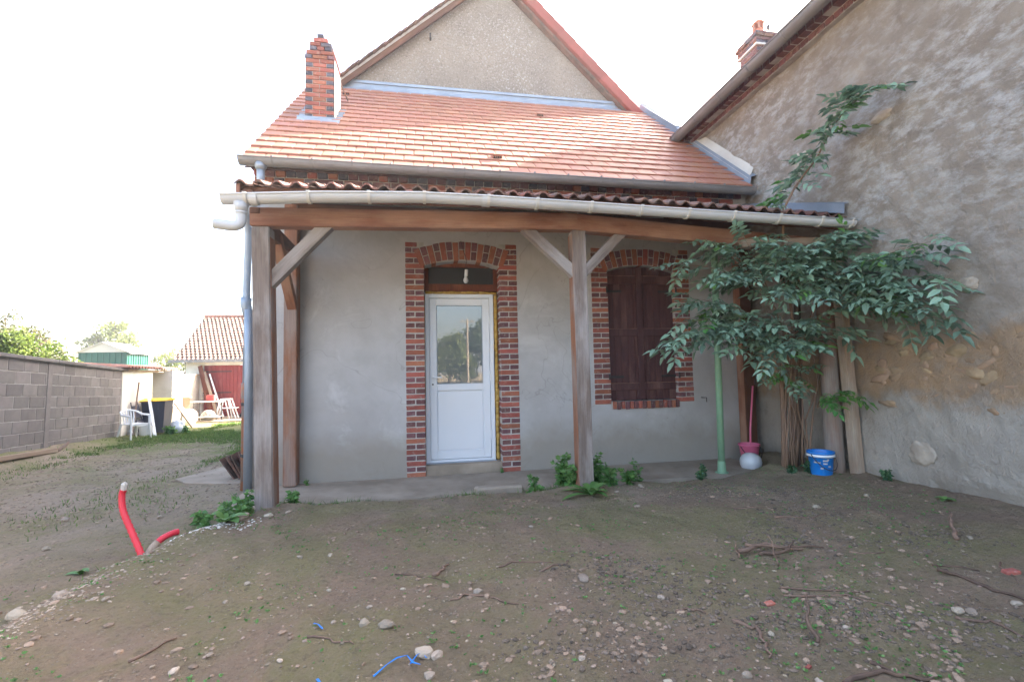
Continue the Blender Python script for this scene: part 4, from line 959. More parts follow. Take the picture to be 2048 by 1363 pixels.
tree('shrub', 'bronze leaved shrub with thin twigs above the block wall', (-9.8, 12.6, 0), 3, [((-9.9, 12.6, 2.2), (.55, .5, .55)), ((-9.4, 12.4, 2.3), (.5, .5, .55)), ((-9.1, 12.9, 2.1), (.45, .5, .45)), ((-9.7, 12.3, 2.75), (.4, .4, .25))], purple_leaf, 2300, .085, bark_d, HG, 3, 'shrub')
tree('shrub', 'bright yellow green leafy shrub against the coping of the block wall', (-8.9, 12.2, 0), 2.6, [((-9.1, 12.0, 1.85), (.6, .4, .4)), ((-8.55, 12.3, 1.8), (.4, .4, .3)), ((-9.7, 11.7, 1.75), (.5, .4, .3)), ((-8.9, 11.9, 2.1), (.4, .4, .35))], hedge_leaf, 2800, .09, bark_d, HG, 4, 'shrub')
tree('shrub', 'olive green bushy shrub growing between the wall and the green shed', (-10.6, 14.3, 0), 2.7, [((-10.5, 14.2, 1.9), (.55, .5, .5)), ((-9.2, 14.1, 1.72), (.4, .4, .32)), ((-9.9, 14.3, 1.95), (.45, .5, .45)), ((-10.9, 14.6, 2.3), (.5, .5, .5))], hedge_leaf, 2200, .09, bark_d, HG, 5, 'shrub')
tree('tree', 'round yellowing tree rising behind the green metal shed', (-24, 40, -.6), 7, [((-24.3, 40, 3.2), (1.3, 1.2, 1.3)), ((-23.3, 40, 4.6), (1.2, 1.2, 1.1)), ((-22.6, 40, 3.4), (1.2, 1.2, 1.2)), ((-23.3, 40, 5.4), (.7, .7, .7)), ((-24.6, 39.6, 4.2), (.7, .7, .7))], tree_leaf, 3600, .24, bark_d, None, 7)
tree('tree', 'small pale tree showing between the shed and the garage roof', (-15.2, 33, -.5), 5, [((-16.2, 33, 2.4), (.9, .8, .9)), ((-15.1, 33, 2.2), (.8, .8, .8)), ((-14.4, 33, 1.8), (.7, .7, .6))], tree_leaf, 1500, .2, bark_d, None, 8)
# trees and a pole across the way, seen mirrored in the door glass
for i, (x, y, h) in enumerate(((-3, -40, 6.5), (2.2, -38, 4.8), (6.5, -40, 7.0), (10.5, -37, 6.2), (15, -41, 7.5), (-8, -42, 7))):
    tree('tree', ('broad dark green tree across the way with ', 'yellowing low tree across the way with ')[i == 1]+('a leaning crown', 'autumn leaves', 'a tall full crown', 'a narrow crown', 'a wide spreading crown', 'a rounded crown')[i], (x, y, -.2), h*1.25,
         [((x, y, h*.65), (2.0, 1.6, h*.4)), ((x+1.5, y, h*.5), (1.5, 1.4, h*.45)), ((x-1.5, y, h*.5), (1.5, 1.4, h*.42)), ((x+.3, y, h*.95), (1.2, 1.2, h*.24))], (tree_leaf if i == 1 else dark_tree_leaf), 3600, .4, bark_d, 'trees across the way', 20+i)
up_ = tag(obj('utility_pole', MB().tube([(3.75, -33, -.3), (3.75, -33, 6.4)], [.12, .09], 8).box((3.75, -33, 6.2), (1.5, .1, .1)).tube([(3.3, -33, 6.2), (3.3, -33, 6.4)], .04, 6).tube([(4.2, -33, 6.2), (4.2, -33, 6.4)], .04, 6), conc), 'concrete utility pole with a cross arm across the way', 'pole')

# ------------------------------------------------------------------ elder by the wall
el = thing('elder_shrub', 'bushy elder shrub with pinnate leaves and bare brown stems beside the rough wall', 'shrub', (4.05, 4.7, .1))
rng = random.Random(21)
def compound(seed, nl=7, L=.3, ll=.098, lw=.042):
    g_ = random.Random(seed); b = MB(); pts = []
    for i in range(5):
        t = i/4; pts.append(Vector((L*t, 0, .03*math.sin(t*2)-.09*t*t)))
    b.tube(pts, [.0028, .0026, .0022, .0018, .001], 3, False)
    pairs = (nl-1)//2; lf = []
    for k in range(pairs):
        t = .38+.5*k/max(1, pairs-1)*1.0
        for s in (-1, 1): lf.append((t, s))
    lf.append((1, 0))
    for t, s in lf:
        i = min(3, int(t*4)); p = pts[i].lerp(pts[i+1], t*4-i) if t < 1 else pts[4]
        yaw = s*R(g_.uniform(48, 68)); dirv = Vector((math.cos(yaw), math.sin(yaw), g_.uniform(-.45, -.05))).normalized()
        l_ = ll*g_.uniform(.85, 1.15)*(1.15 if s == 0 else 1); w = lw*g_.uniform(.9, 1.1)
        sd_ = dirv.cross(Vector((0, 0, 1))).normalized(); n_ = sd_.cross(dirv); n_ = (n_*math.cos(g_.uniform(-.3, .3))+sd_*math.sin(g_.uniform(-.4, .4))).normalized(); sd_ = dirv.cross(n_)
        dr_ = Vector((0, 0, -1))*l_*.14
        b.add([p, p+dirv*l_*.35+sd_*w/2+n_*w*.2, p+dirv*l_*.7+sd_*w*.36+n_*w*.12+dr_*.4, p+dirv*l_+dr_, p+dirv*l_*.7-sd_*w*.36+n_*w*.12+dr_*.4, p+dirv*l_*.35-sd_*w/2+n_*w*.2, p+dirv*l_*.4, p+dirv*l_*.7+dr_*.3],
              [(0, 6, 1), (1, 6, 7, 2), (2, 7, 3), (3, 7, 4), (4, 7, 6, 5), (5, 6, 0)])
    return b.mesh('leaf', fix=False)
cm = [compound(i, 7 if i % 3 else 5, (.26 if i % 3 else .2), .104, .05) for i in range(7)]; cmy = [me.copy() for me in cm[:3]]
for me in cm: me.materials.append(elder_leaf)
for me in cmy: me.materials.append(elder_leaf_y)
stems = [[(3.93, 4.72, .05), (3.94, 4.7, .5), (3.93, 4.68, .92), (3.84, 4.6, 1.25), (3.72, 4.5, 1.6)],
         [(4.03, 4.74, .05), (4.06, 4.72, .5), (4.1, 4.7, .9), (4.05, 4.62, 1.3), (4.0, 4.55, 1.7), (3.9, 4.45, 2.1)],
         [(4.1, 4.76, .05), (4.15, 4.74, .5), (4.13, 4.72, .95), (4.17, 4.65, 1.4), (4.2, 4.5, 1.8), (4.22, 4.3, 2.2)],
         [(3.97, 4.7, .9), (3.99, 4.64, 1.2), (3.9, 4.55, 1.6), (3.65, 4.45, 2.0)],
         [(4.2, 4.8, .05), (4.21, 4.78, .7), (4.2, 4.74, 1.3), (4.19, 4.68, 2.0)],
         [(4.0, 4.75, .05), (3.98, 4.78, .4), (4.04, 4.76, .8), (4.0, 4.7, 1.3)]]
sr2 = [[.034, .031, .028, .022, .017], [.03, .028, .026, .022, .018, .013], [.024, .022, .02, .018, .015, .011], [.02, .018, .015, .011], [.045, .043, .04, .034], [.014, .013, .012, .01]]
for q, (s_, r_) in enumerate(zip(stems, sr2)): obj('stem', MB().tube(s_, r_, 8), bark_d if q == 4 else bark, el, smooth=True)
for q in range(11):
    x0_ = 3.9+q*.034; y0_ = 4.72+rng.uniform(-.06, .08); zt = rng.uniform(.9, 1.5); P_ = [(x0_+rng.uniform(-.02, .02)*k+.02*k*rng.uniform(-1, 1), y0_-.03*k+rng.uniform(-.02, .02), .05+zt*k/4) for k in range(5)]
    obj('stem', MB().tube(P_, [.011, .01, .009, .007, .005], 6), bark, el, smooth=True)
def bez(a, c, d, n):
    return [a.lerp(c, t).lerp(c.lerp(d, t), t) for t in [i/n for i in range(n+1)]]
LEAVES = []; rest = MB()
def put_leaf(p, out, sc, young=False):
    z = (Vector((0, 0, 1))+Vector((rng.gauss(0, .3), rng.gauss(0, .3), 0))).normalized()
    x = Vector(out); x.z = x.z*.5+rng.uniform(-.35, .25); x = (x+Vector((rng.gauss(0, .45), rng.gauss(0, .45), 0))).normalized()
    z = (z-x*z.dot(x)).normalized(); y = z.cross(x); M = frame_mat(p, x, y, z) @ Matrix.Scale(sc, 4)
    if (M @ Vector((.3, 0, 0))).x > 4.52: M = Matrix.Translation((4.5-(M @ Vector((.3, 0, 0))).x, 0, 0)) @ M
    me = rng.choice(cmy if young else cm)
    LEAVES.append((0 if young else (M.translation-Vector((0, 0, 1.265))).length, me, M))
branches = []
def branch(a, d, n=9, lift=.15, sc=1, young=0, r=.008, spread=.06, start=.35):
    a = Vector(a); d = Vector(d); c = a.lerp(d, .5)+Vector((rng.uniform(-.05, .05), rng.uniform(-.05, .05), lift))
    P = bez(a, c, d, 8); branches.append((P, r))
    n = int(n*1.65)
    for i in range(n):
        t = start+(1-start)*(i+.6)/n; k = min(7, int(t*8)); p = P[k].lerp(P[k+1], min(1, t*8-k)); tg = (P[k+1]-P[k]).normalized()
        side = tg.cross(Vector((0, 0, 1))).normalized()*(1 if i % 2 else -1)
        put_leaf(p+Vector((rng.gauss(0, spread*.3), rng.gauss(0, spread*.3), rng.gauss(0, spread*.3))), tg*.6+side*rng.uniform(.4, 1.0), sc*rng.uniform(.6, 1.15), rng.random() < young+.03)
    put_leaf(P[-1], tg, sc, rng.random() < young*2)
C0 = (3.75, 4.5, 1.55); C1 = (3.9, 4.45, 2.05); C2 = (4.2, 4.35, 2.1); C3 = (3.68, 4.45, 1.95)
for d in ((2.62, 4.35, 1.62), (2.75, 4.5, 1.75), (2.85, 4.3, 1.55), (3.0, 4.2, 1.65), (2.95, 4.4, 1.9), (2.45, 4.4, 1.52), (2.7, 4.4, 1.98)): branch(C0, d, 10, .2)
for d in ((2.62, 4.42, 2.33), (2.95, 4.38, 2.55), (3.25, 4.3, 2.62), (3.05, 4.5, 2.6), (3.2, 4.25, 2.2), (3.0, 4.3, 2.2)): branch(C3, d, 9, .22)
for d in ((3.6, 4.15, 2.45), (3.9, 4.1, 2.5), (3.5, 4.2, 2.25), (3.8, 4.05, 2.2), (4.1, 4.1, 2.45), (4.15, 4.2, 2.62), (4.3, 4.15, 2.6), (3.8, 4.3, 2.6), (3.45, 4.1, 2.0), (3.75, 3.95, 1.95), (4.0, 3.95, 2.1), (3.55, 4.3, 2.4), (4.35, 4.0, 2.62), (3.95, 4.25, 2.35)): branch(C1, d, 9, .14)
for d in ((4.2, 3.6, 2.0), (4.15, 3.4, 1.9), (4.25, 3.3, 1.75), (4.2, 3.2, 1.62), (4.3, 3.4, 2.2), (4.35, 3.3, 2.32), (4.1, 3.75, 1.85), (4.3, 3.55, 1.7), (4.2, 3.7, 2.25), (4.3, 3.25, 1.95)): branch(C2, d, 11, .12, start=.25)
for d in ((3.4, 4.2, 1.35), (3.6, 4.15, 1.5), (3.85, 4.15, 1.45), (3.35, 4.35, 1.6), (4.1, 4.1, 1.6), (3.7, 4.1, 1.7), (3.2, 4.3, 1.45), (3.5, 4.1, 1.75), (3.95, 4.0, 1.8)): branch((3.85, 4.55, 1.5), d, 7, .05)
for d in ((3.55, 4.3, 1.25), (3.85, 4.5, 1.1), (4.1, 4.5, 1.25), (4.0, 4.45, 1.0), (3.7, 4.55, 1.15)): branch((3.98, 4.6, 1.2), d, 4, .03, .7, .3, .005)
for d in ((4.15, 4.15, .98), (4.28, 4.1, .95), (4.05, 4.2, .9)): branch((4.15, 4.45, .8), d, 4, .1, .75, 1, .005)
# the long shoot above the gutter
shoot = [Vector(p) for p in ((3.8, 4.4, 2.55), (3.78, 4.32, 2.95), (4.0, 4.4, 3.22), (4.2, 4.46, 3.42), (4.28, 4.38, 3.55), (4.29, 4.24, 3.72), (4.29, 4.1, 3.84), (4.29, 3.92, 3.92), (4.28, 3.72, 3.92))]
obj('stem', MB().tube(shoot, [.014, .013, .012, .011, .01, .009, .007, .005, .003], 7), bark, el, smooth=True)
for k in range(1, len(shoot)-1):
    for q in range(7):
        p = shoot[k].lerp(shoot[k+1], q/7); tg = (shoot[k+1]-shoot[k]).normalized(); a_ = rng.uniform(0, 6.28)
        put_leaf(p, Vector((-.8*abs(math.cos(a_))+.1, .9*math.sin(a_)-.1, .1)), rng.uniform(.9, 1.2), rng.random() < .1)
for q in range(9): put_leaf(shoot[-1-(q % 2)], Vector((-.4, -.9, .1)), .95, q == 0)
LEAVES.sort(key=lambda q: q[0])
for i, (_, me, M) in enumerate(LEAVES):
    if i < 300: obj('leaf', me, None, el, M)
    else: rest.add([M @ v.co for v in me.vertices], [tuple(q.vertices) for q in me.polygons])
rest_o = obj('foliage', rest, elder_stuff, el, fix=False, kind='stuff')
b = MB()
for P, r in branches: b.tube(P, [r*(1-.8*i/8) for i in range(9)], 5, False)
obj('branches', b, bark, el, smooth=True, fix=False)

# ------------------------------------------------------------------ things in the yard
def bucket(name, label, c, r0, r1, h, mt, handle=True, band=None):
    t = thing(name, label, 'bucket', c); x, y, z = c
    obj('body', MB().lathe([(0, .004), (r0, 0), (r0+.003, .01), (r1, h), (r1+.008, h+.002), (r1+.008, h-.02), (r1+.003, h-.022)], 28, c).lathe([(r1-.004, h), (r0-.004, .012), (0, .012)], 28, c), mt, t, smooth=True)
    if band: obj('rim_band', MB().lathe([(r1+.0045, h*.80), (r1+.011, h*.80), (r1+.012, h*.9), (r1+.005, h*.9)], 28, c), band, t, smooth=True)
    if handle:
        P = [(x+(r1+.012)*math.cos(a), y-.02-abs(math.sin(a))*r1*1.0, z+h*.9-abs(math.sin(a))*h*.62) for a in [math.pi*i/14 for i in range(15)]]
        obj('handle', MB().tube(P, .0045, 6), iron, t, smooth=True)
    return t
zb = gz(4.42, 4.78)
bucket('bucket', 'bright blue plastic paint bucket on the earth by the elder stems', (4.13, 4.42, gz(4.13, 4.42)-.008), .097, .122, .25, blue_pl, True, pvc_w)
bk = [o for o in COL.objects if o.name.startswith('bucket')][0]
for i, (dx, dz, w) in enumerate(((-.07, .13, .07), (.02, .15, .05), (.02, .12, .045), (-.02, .07, .03), (.05, .16, .02), (.07, .09, .03))):
    a = -math.pi/2-.55+dx*7.5; rr_ = .097+.025*dz/.25+.0035
    P = [Vector((4.13+rr_*math.cos(a+q*w*4), 4.42+rr_*math.sin(a+q*w*4), gz(4.13, 4.42)+dz)) for q in (-1, 0, 1)]
    b = MB().add([P[0], P[1], P[2], P[2]+Vector((0, 0, .014)), P[1]+Vector((0, 0, .014)), P[0]+Vector((0, 0, .014))], [(0, 1, 4, 5), (1, 2, 3, 4)])
    obj('printed_mark', b, cream_tin, bk)
bucket('bucket', 'pink plastic mop bucket at the end of the slab by the brown post', (4.12, 5.55, .0), .088, .125, .255, pink_pl)
br = tag(obj('broom_handle', MB().tube([(4.14, 5.56, .05), (4.19, 5.6, .45), (4.29, 5.64, 1.0)], .0125, 10), pink_pl, smooth=True), 'pink broom handle standing in the pink bucket', 'broom')
gl_ = tag(obj('lamp_globe', MB().lathe([(.108, .0), (.122, .03), (.128, .075), (.118, .12), (.09, .158), (.05, .178), (0, .185)], 28, (3.96, 5.32, .002)), globe_m, smooth=True), 'frosted white lamp globe set down before the pink bucket', 'lamp globe')
gpole = thing('green_pole', 'pale green painted steel pole standing on the slab before the elder', 'pole', (3.48, 5.15, 0))
obj('shaft', MB().tube([(3.455, 5.17, .0), (3.50, 5.17, 2.72)], .04, 16), green_paint, gpole, smooth=True)
obj('foot_plate', MB().tube([(3.455, 5.17, .0), (3.455, 5.17, .012)], .075, 14).tube([(3.455, 5.17, .0), (3.456, 5.17, .14)], [.052, .043], 14), green_paint, gpole)
for z in (1.95, 2.13): obj('bolt_hole', MB().lathe([(0, -.003), (.009, -.003), (.0095, 0)], 8, (3.48, 5.13, z), Matrix.Rotation(R(90), 3, 'X')), iron, gpole)
lb = thing('light_bulb', 'bare white bulb hanging on a wire before the transom', 'lamp', (.47, 5.8, 2.35))
obj('wire', MB().tube([(.42, 5.86, 2.93), (.45, 5.83, 2.8), (.49, 5.8, 2.66), (.47, 5.8, 2.6), (.5, 5.8, 2.57), (.48, 5.8, 2.54)], .004, 5), iron, lb)
obj('socket', MB().tube([(.482, 5.8, 2.55), (.475, 5.8, 2.47)], .021, 12), pvc_w, lb, smooth=True)
obj('bulb', MB().lathe([(.015, 0), (.018, -.02), (.03, -.05), (.031, -.07), (.02, -.09), (0, -.097)], 16, (.472, 5.8, 2.475)), globe_m, lb, smooth=True)

# red conduits
def conduit(pts, r):
    b = MB(); P = []; Rr = []
    pts = [Vector(p) for p in pts]; fin_ = []
    for i in range(len(pts)-1):
        p0 = pts[max(0, i-1)]; p1 = pts[i]; p2 = pts[i+1]; p3 = pts[min(len(pts)-1, i+2)]
        for k in range(10):
            t = k/10; fin_.append(.5*((2*p1)+(p2-p0)*t+(2*p0-5*p1+4*p2-p3)*t*t+(3*p1-p0-3*p2+p3)*t**3))
    fin_.append(pts[-1])
    for i, p in enumerate(fin_): P.append(p); Rr.append(r*(1.0 if i % 2 else .84))
    return b.tube(P, Rr, 14)
cz_ = gz(-2.1, 3.98)
rc = thing('conduit', 'tall red corrugated conduit with a torn white end rising from the ground', 'pipe', (-2.09, 3.98, cz_))
obj('sleeve', conduit([(-2.06, 3.96, cz_-.15), (-2.1, 3.98, cz_+.0), (-2.2, 4.04, .12), (-2.285, 4.08, .27), (-2.31, 4.1, .38), (-2.3, 4.1, .43)], .0235), red_pipe, rc, smooth=True)
obj('torn_end', MB().tube([(-2.3, 4.1, .42), (-2.296, 4.1, .47), (-2.285, 4.1, .48)], [.02, .022, .013], 7), cream_wall, rc)
rc2 = thing('conduit', 'short red conduit stub joined to a white pipe by the gravel bank', 'pipe', (-2.02, 4.02, gz(-2.02, 4.02)))
z_ = gz(-2.02, 4.05); obj('white_elbow', MB().tube([(-2.09, 4.0, z_-.06), (-2.055, 4.03, z_+.025), (-2.03, 4.055, z_+.055)], .028, 12), palewood, rc2, smooth=True)
obj('sleeve', conduit([(-2.035, 4.05, z_+.05), (-2.01, 4.08, z_+.075), (-1.97, 4.13, z_+.09), (-1.945, 4.16, z_+.088)], .025), red_pipe, rc2, smooth=True)
# plank by the block wall
pk = beam('plank', (-6.02, 7.3, gz(-6.02, 7.3)+.05), (-6.36, 9.45, gz(-6.36, 9.45)+.045), .07, .08, palewood, None, (1, 0, 0)); tag(pk, 'long pale timber lying on the ground along the foot of the block wall', 'plank')
pk = beam('plank', (-6.36, 9.5, gz(-6.36, 9.5)+.03), (-6.6, 10.1, gz(-6.6, 10.1)+.03), .05, .03, oldwood, None, (1, 0, 0)); tag(pk, 'short brown board at the end of the long timber by the block wall', 'plank')
# heap of old tiles leaning on the house corner
for i in range(10):
    me = bbox_mesh('stacked_tile', (.016, .24, .36), .003, key=i % 3)
    x = -2.2-i*.034; M = Matrix.Translation((x-.03, 6.75+.02*(i % 3), gz(x, 6.75)+.2-.008*i)) @ Matrix.Rotation(-R(12+2.4*i), 4, 'Y') @ Matrix.Rotation(R(random.uniform(-6, 6)), 4, 'Z')
    tag(obj('old_tile', me, tile_dark, None, M), 'old clay tile in the fanned heap leaning at the house corner', 'tile', 'old tiles heaped at the corner')
# white plastic garden chair
def plastic_chair(loc, rz, label):
    t = thing('garden_chair', label, 'chair', loc); M = Matrix.Translation(Vector(loc)) @ Matrix.Rotation(rz, 4, 'Z') @ Matrix.Scale(.84, 4)
    def T(b): b.v = [tuple(M @ Vector(v)) for v in b.v]; return b
    obj('seat', T(MB().box((0, 0, .41), (.44, .43, .022)).box((0, -.215, .395), (.44, .02, .05))), pvc_w, t)
    for sx in (-1, 1):
        obj('leg', T(MB().tube([(sx*.26, -.27, 0), (sx*.235, -.235, .4), (sx*.245, -.22, .63)], [.02, .03, .028], 6)), pvc_w, t)
        obj('leg', T(MB().tube([(sx*.25, .3, 0), (sx*.2, .2, .42)], [.02, .032], 6)), pvc_w, t)
        obj('armrest', T(MB().tube([(sx*.245, -.24, .62), (sx*.27, -.1, .645), (sx*.26, .1, .66), (sx*.21, .24, .74)], [.03, .028, .026, .024], 6)), pvc_w, t)
    P = [(-.21+.42*i/8, .24+.05*math.sin(math.pi*i/8), .74+.05*math.sin(math.pi*i/8)) for i in range(9)]
    obj('back_rail', T(MB().tube(P, .026, 6)), pvc_w, t)
    for i in range(5): 
        x = -.14+i*.07; obj('slat', T(MB().tube([(x*.8, .21, .41), (x, .24, .6), (x, .275, .77)], [.02, .018, .02], 4)), pvc_w, t)
    return t
plastic_chair((-6.72, 12.3, gz(-6.72, 12.3)-.01), R(62), 'white plastic garden chair beside the end of the block wall')
# wheelie bin
wb = thing('wheelie_bin', 'dark grey wheelie bin with a yellow lid before the white lean-to', 'bin', (-7.0, 13.75, gz(-7, 13.75)))
z_ = gz(-7, 13.75); MBn = Matrix.Translation((-6.98, 13.75, z_)) @ Matrix.Rotation(R(8), 4, 'Z')
def TT(b, M): b.v = [tuple(M @ Vector(v)) for v in b.v]; return b
b = MB().add([(-.2, -.24, .05), (.2, -.24, .05), (.22, .2, .05), (-.22, .2, .05), (-.26, -.31, .86), (.26, -.31, .86), (.26, .28, .86), (-.26, .28, .86)], [(3, 2, 1, 0), (0, 1, 5, 4), (1, 2, 6, 5), (2, 3, 7, 6), (3, 0, 4, 7), (4, 5, 6, 7)])
b.box((0, 0, .855), (.56, .66, .03)).box((-.1, -.3, .75), (.02, .02, .2)).box((.1, -.3, .75), (.02, .02, .2))
obj('body', TT(b, MBn), grey_pl, wb)
obj('lid', TT(MB().tube([(0, -.35, .88), (0, -.2, .905), (0, .1, .915), (0, .32, .885)], .02, 6).add([(-.29, -.35, .875), (.29, -.35, .875), (.29, 0, .93), (-.29, 0, .93), (-.29, .32, .89), (.29, .32, .89), (-.29, -.36, .86), (.29, -.36, .86), (.29, .33, .86), (-.29, .33, .86)], [(0, 1, 2, 3), (3, 2, 5, 4), (6, 7, 1, 0), (7, 8, 5, 2, 1), (9, 6, 0, 3, 4), (8, 9, 4, 5)]), MBn), yel_pl, wb)
for sx in (-1, 1): obj('wheel', TT(MB().tube([(sx*.2, .27, .1), (sx*.26, .27, .1)], .1, 14), MBn), iron, wb)
# clutter round the lean-to and the garage
def G(x, y, dz=0): return gz(x, y)+dz
tag(obj('white_bucket', MB().lathe([(0, 0), (.12, 0), (.15, .28), (.155, .28), (.145, .28), (.115, .02), (0, .02)], 18, (-6.85, 13.0, G(-6.85, 13)-.01)), pvc_w), 'white pail behind the plastic garden chair', 'bucket')
pk = beam('plank', (-6.62, 12.95, G(-6.62, 12.95)), (-7.12, 13.55, 1.0), .07, .025, pvc_w, None, (1, -1, 0)); tag(pk, 'narrow white board leaning between the chair and the bin', 'board')
fc = thing('folding_chair', 'folded grey chair leaning against the white lean-to wall', 'chair', (-7.1, 13.1, G(-7.1, 13.1)))
zf_ = G(-7.1, 13.1)
obj('frame', MB().tube([(-6.98, 12.95, zf_), (-7.2, 13.0, zf_+.85), (-7.22, 13.3, zf_+.85), (-7.0, 13.3, zf_)], .014, 6), grey_pl, fc)
obj('backrest', MB().box((-7.13, 13.13, zf_+.62), (.02, .26, .3), Matrix.Rotation(-.25, 3, 'Y')), grey_pl, fc)
obj('seat', MB().box((-7.04, 13.13, zf_+.28), (.03, .26, .3), Matrix.Rotation(-.25, 3, 'Y')), grey_pl, fc)
pk = beam('pole', (-7.0, 12.75, G(-7, 12.75)), (-7.22, 13.35, 1.2), .03, .03, oldwood, None); tag(pk, 'thin brown pole leaning on the white lean-to wall', 'pole')
rock('sack', (-6.5, 13.75, G(-6.5, 13.7)+.14), (.16, .14, .2), pvc_w, None, 5, 3); tag(COL.objects['sack'], 'lumpy white sack slumped beside the wheelie bin', 'sack')
rock('sack', (-7.35, 16.2, G(-7.3, 16.2)+.22), (.2, .2, .3), cream_wall, None, 9, 3); tag(COL.objects['sack.001'], 'tall cream rubble sack beside the white pier', 'sack')
rock('sack', (-7.3, 17.4, G(-7.3, 17.4)+.16), (.28, .2, .2), joint, None, 12, 3); tag(COL.objects['sack.002'], 'grey bundle on the slab under the metal table', 'sack')
pk = beam('slab_board', (-6.78, 15.3, G(-6.8, 15.3)), (-7.3, 15.35, .55), .28, .05, palewood, None, (1, 0, .9)); tag(pk, 'broad pale board leaning against the white pier', 'board')
pk = beam('plank', (-7.7, 18.6, -.14), (-8.25, 18.9, 1.72), .15, .03, transom_m, None); tag(pk, 'red brown plank leaning upright on the garage wall', 'plank')
pk = beam('plank', (-7.42, 18.4, -.14), (-8.1, 18.9, 1.5), .1, .03, palewood, None); tag(pk, 'wide weathered white board leaning beside the red garage door', 'board')
pk = beam('plank', (-7.25, 18.45, -.14), (-7.93, 18.92, 1.42), .05, .04, pvc_w, None); tag(pk, 'narrow white batten leaning just right of the wide white board', 'board')
tb = thing('metal_table', 'small pale topped metal frame table on the garage slab', 'table', (-7.2, 17.2, -.14))
obj('top', MB().bb(-7.66, -6.82, 16.95, 17.45, .47, .5), cream_tin, tb); obj('shelf', MB().bb(-7.56, -6.9, 17.0, 17.4, -.03, -.01), cream_tin, tb)
for x in (-7.58, -6.9):
    for y in (17.0, 17.4): obj('leg', MB().tube([(x, y, -.14), (x, y, .47)], .014, 6), iron, tb)
tag(obj('red_box', bbox_mesh('red_box', (.24, .16, .2), .01), red_paint, None, Matrix.Translation((-7.15, 17.2, .601))), 'dull red box standing on the metal table', 'box')
st = thing('step_stool', 'white plastic step stool standing before the red garage door', 'stool', (-6.9, 17.9, -.14))
obj('top', MB().bb(-7.1, -6.8, 17.75, 18.05, .5, .54), pvc_w, st)
obj('shelf', MB().bb(-7.1, -6.6, 17.76, 18.04, .2, .23), pvc_w, st)
for y in (17.78, 18.02):
    obj('leg', MB().tube([(-7.08, y, .52), (-7.25, y, -.14)], .03, 6), pvc_w, st); obj('leg', MB().tube([(-6.95, y, .52), (-6.8, y, -.14)], .022, 6), pvc_w, st); obj('leg', MB().tube([(-6.82, y, .52), (-6.6, y, -.14)], .022, 6), pvc_w, st)
b = MB(); Rr = .13
for k in range(20):
    a = 2*math.pi*k/20; a2 = 2*math.pi*(k+1)/20
    b.tube([(-6.4+.2*math.cos(a), 18.3+.2*math.sin(a), -.07), (-6.4+.2*math.cos(a2), 18.3+.2*math.sin(a2), -.07)], .07, 8, False)
tag(obj('tyre', b, iron, smooth=True), 'black tyre lying flat on the slab by the garage door', 'tyre')
tag(obj('terracotta_pot', MB().lathe([(0, 0), (.12, 0), (.15, .4), (.18, .4), (.18, .46), (.14, .46), (.11, .05)], 18, (-7.55, 16.35, .25)), tile_old, smooth=True), 'terracotta chimney liner standing on the rubble by the white pier', 'pot')
rock('rubble', (-7.55, 16.35, G(-7.5, 16.3)+.2), (.24, .22, .28), cream_wall, None, 31, 2); tag(COL.objects['rubble'], 'pale rubble block under the terracotta liner', 'rubble')
tag(obj('drain_offcut', MB().tube([(-6.98, 12.6, G(-7, 12.6)+.05), (-7.1, 12.85, G(-7, 12.6)+.05)], .055, 12, False), pvc), 'short grey pipe offcut on the ground behind the garden chair', 'pipe')

# ------------------------------------------------------------------ weeds
def weed(x, y, h, ns, leaf, label, seed, L=.05, w=.03, group=None, upright=True):
    g_ = random.Random(seed); z = max(gz(x, y), 0 if (5.03 < y < 5.95 and -2 < x < 4.05) else -9); t = thing('weed', label, 'weed', (x, y, z), group)
    b = MB(); lf = MB()
    for s in range(ns):
        a = g_.uniform(0, 6.28); sp = g_.uniform(.02, .5)*h; hh = h*g_.uniform(.6, 1.1)
        P = [Vector((x+math.cos(a)*sp*t_*t_, y+math.sin(a)*sp*t_*t_, z-.01+hh*t_)) for t_ in (0, .33, .66, 1)]; b.tube(P, [.004, .0035, .0025, .001], 4, False)
        nn_ = max(4, int(hh/.03))
        for k in range(nn_):
            t_ = .2+.8*k/nn_; i = min(2, int(t_*3)); p = P[i].lerp(P[i+1], t_*3-i); ang = k*2.4+a
            for q in (0, math.pi):
                leafquad(lf, p, Vector((math.cos(ang+q), math.sin(ang+q), g_.uniform(-.3, .35))), L*g_.uniform(.6, 1.2)*(1.2-.5*t_), w*(1.2-.4*t_), g_, .12)
    obj('stem', b, weed_leaf, t, fix=False); obj('foliage', lf, leaf, t, fix=False); return t
WG = 'weeds round the middle veranda post'; WL = 'weeds round the corner veranda post'
for i, (x, y, h, n) in enumerate(((1.08, 4.78, .2, 4), (1.38, 4.85, .36, 8), (1.45, 4.7, .26, 6), (1.75, 4.78, .36, 8), (1.87, 4.72, .22, 6), (2.03, 4.65, .2, 5))): weed(x, y, h, n, weed_leaf, 'leafy green nettle-like weed at the foot of the middle veranda post', 40+i, .085, .05, WG)
weed(2.25, 4.9, .3, 3, weed_leaf, 'single upright weed on the slab edge right of the middle post', 50, .08, .03)
for i, (x, y, h, n) in enumerate(((-1.72, 4.5, .24, 6), (-1.58, 4.42, .2, 6), (-1.66, 4.78, .26, 7), (-1.8, 4.7, .2, 6), (-2.05, 4.75, .16, 5), (-1.25, 4.72, .14, 5), (-1.66, 4.3, .15, 4), (-1.9, 4.5, .15, 5))): weed(x, y, h, n, weed_leaf, 'tangled green weed at the foot of the corner veranda post', 60+i, .075, .042, WL)
for i, (x, y, h) in enumerate(((2.97, 4.78, .2), (2.85, 4.65, .15))): weed(x, y, h, 5, weed_dark, 'dark leafy weed below the green pole at the slab edge', 70+i, .05, .034, 'weeds below the green pole')
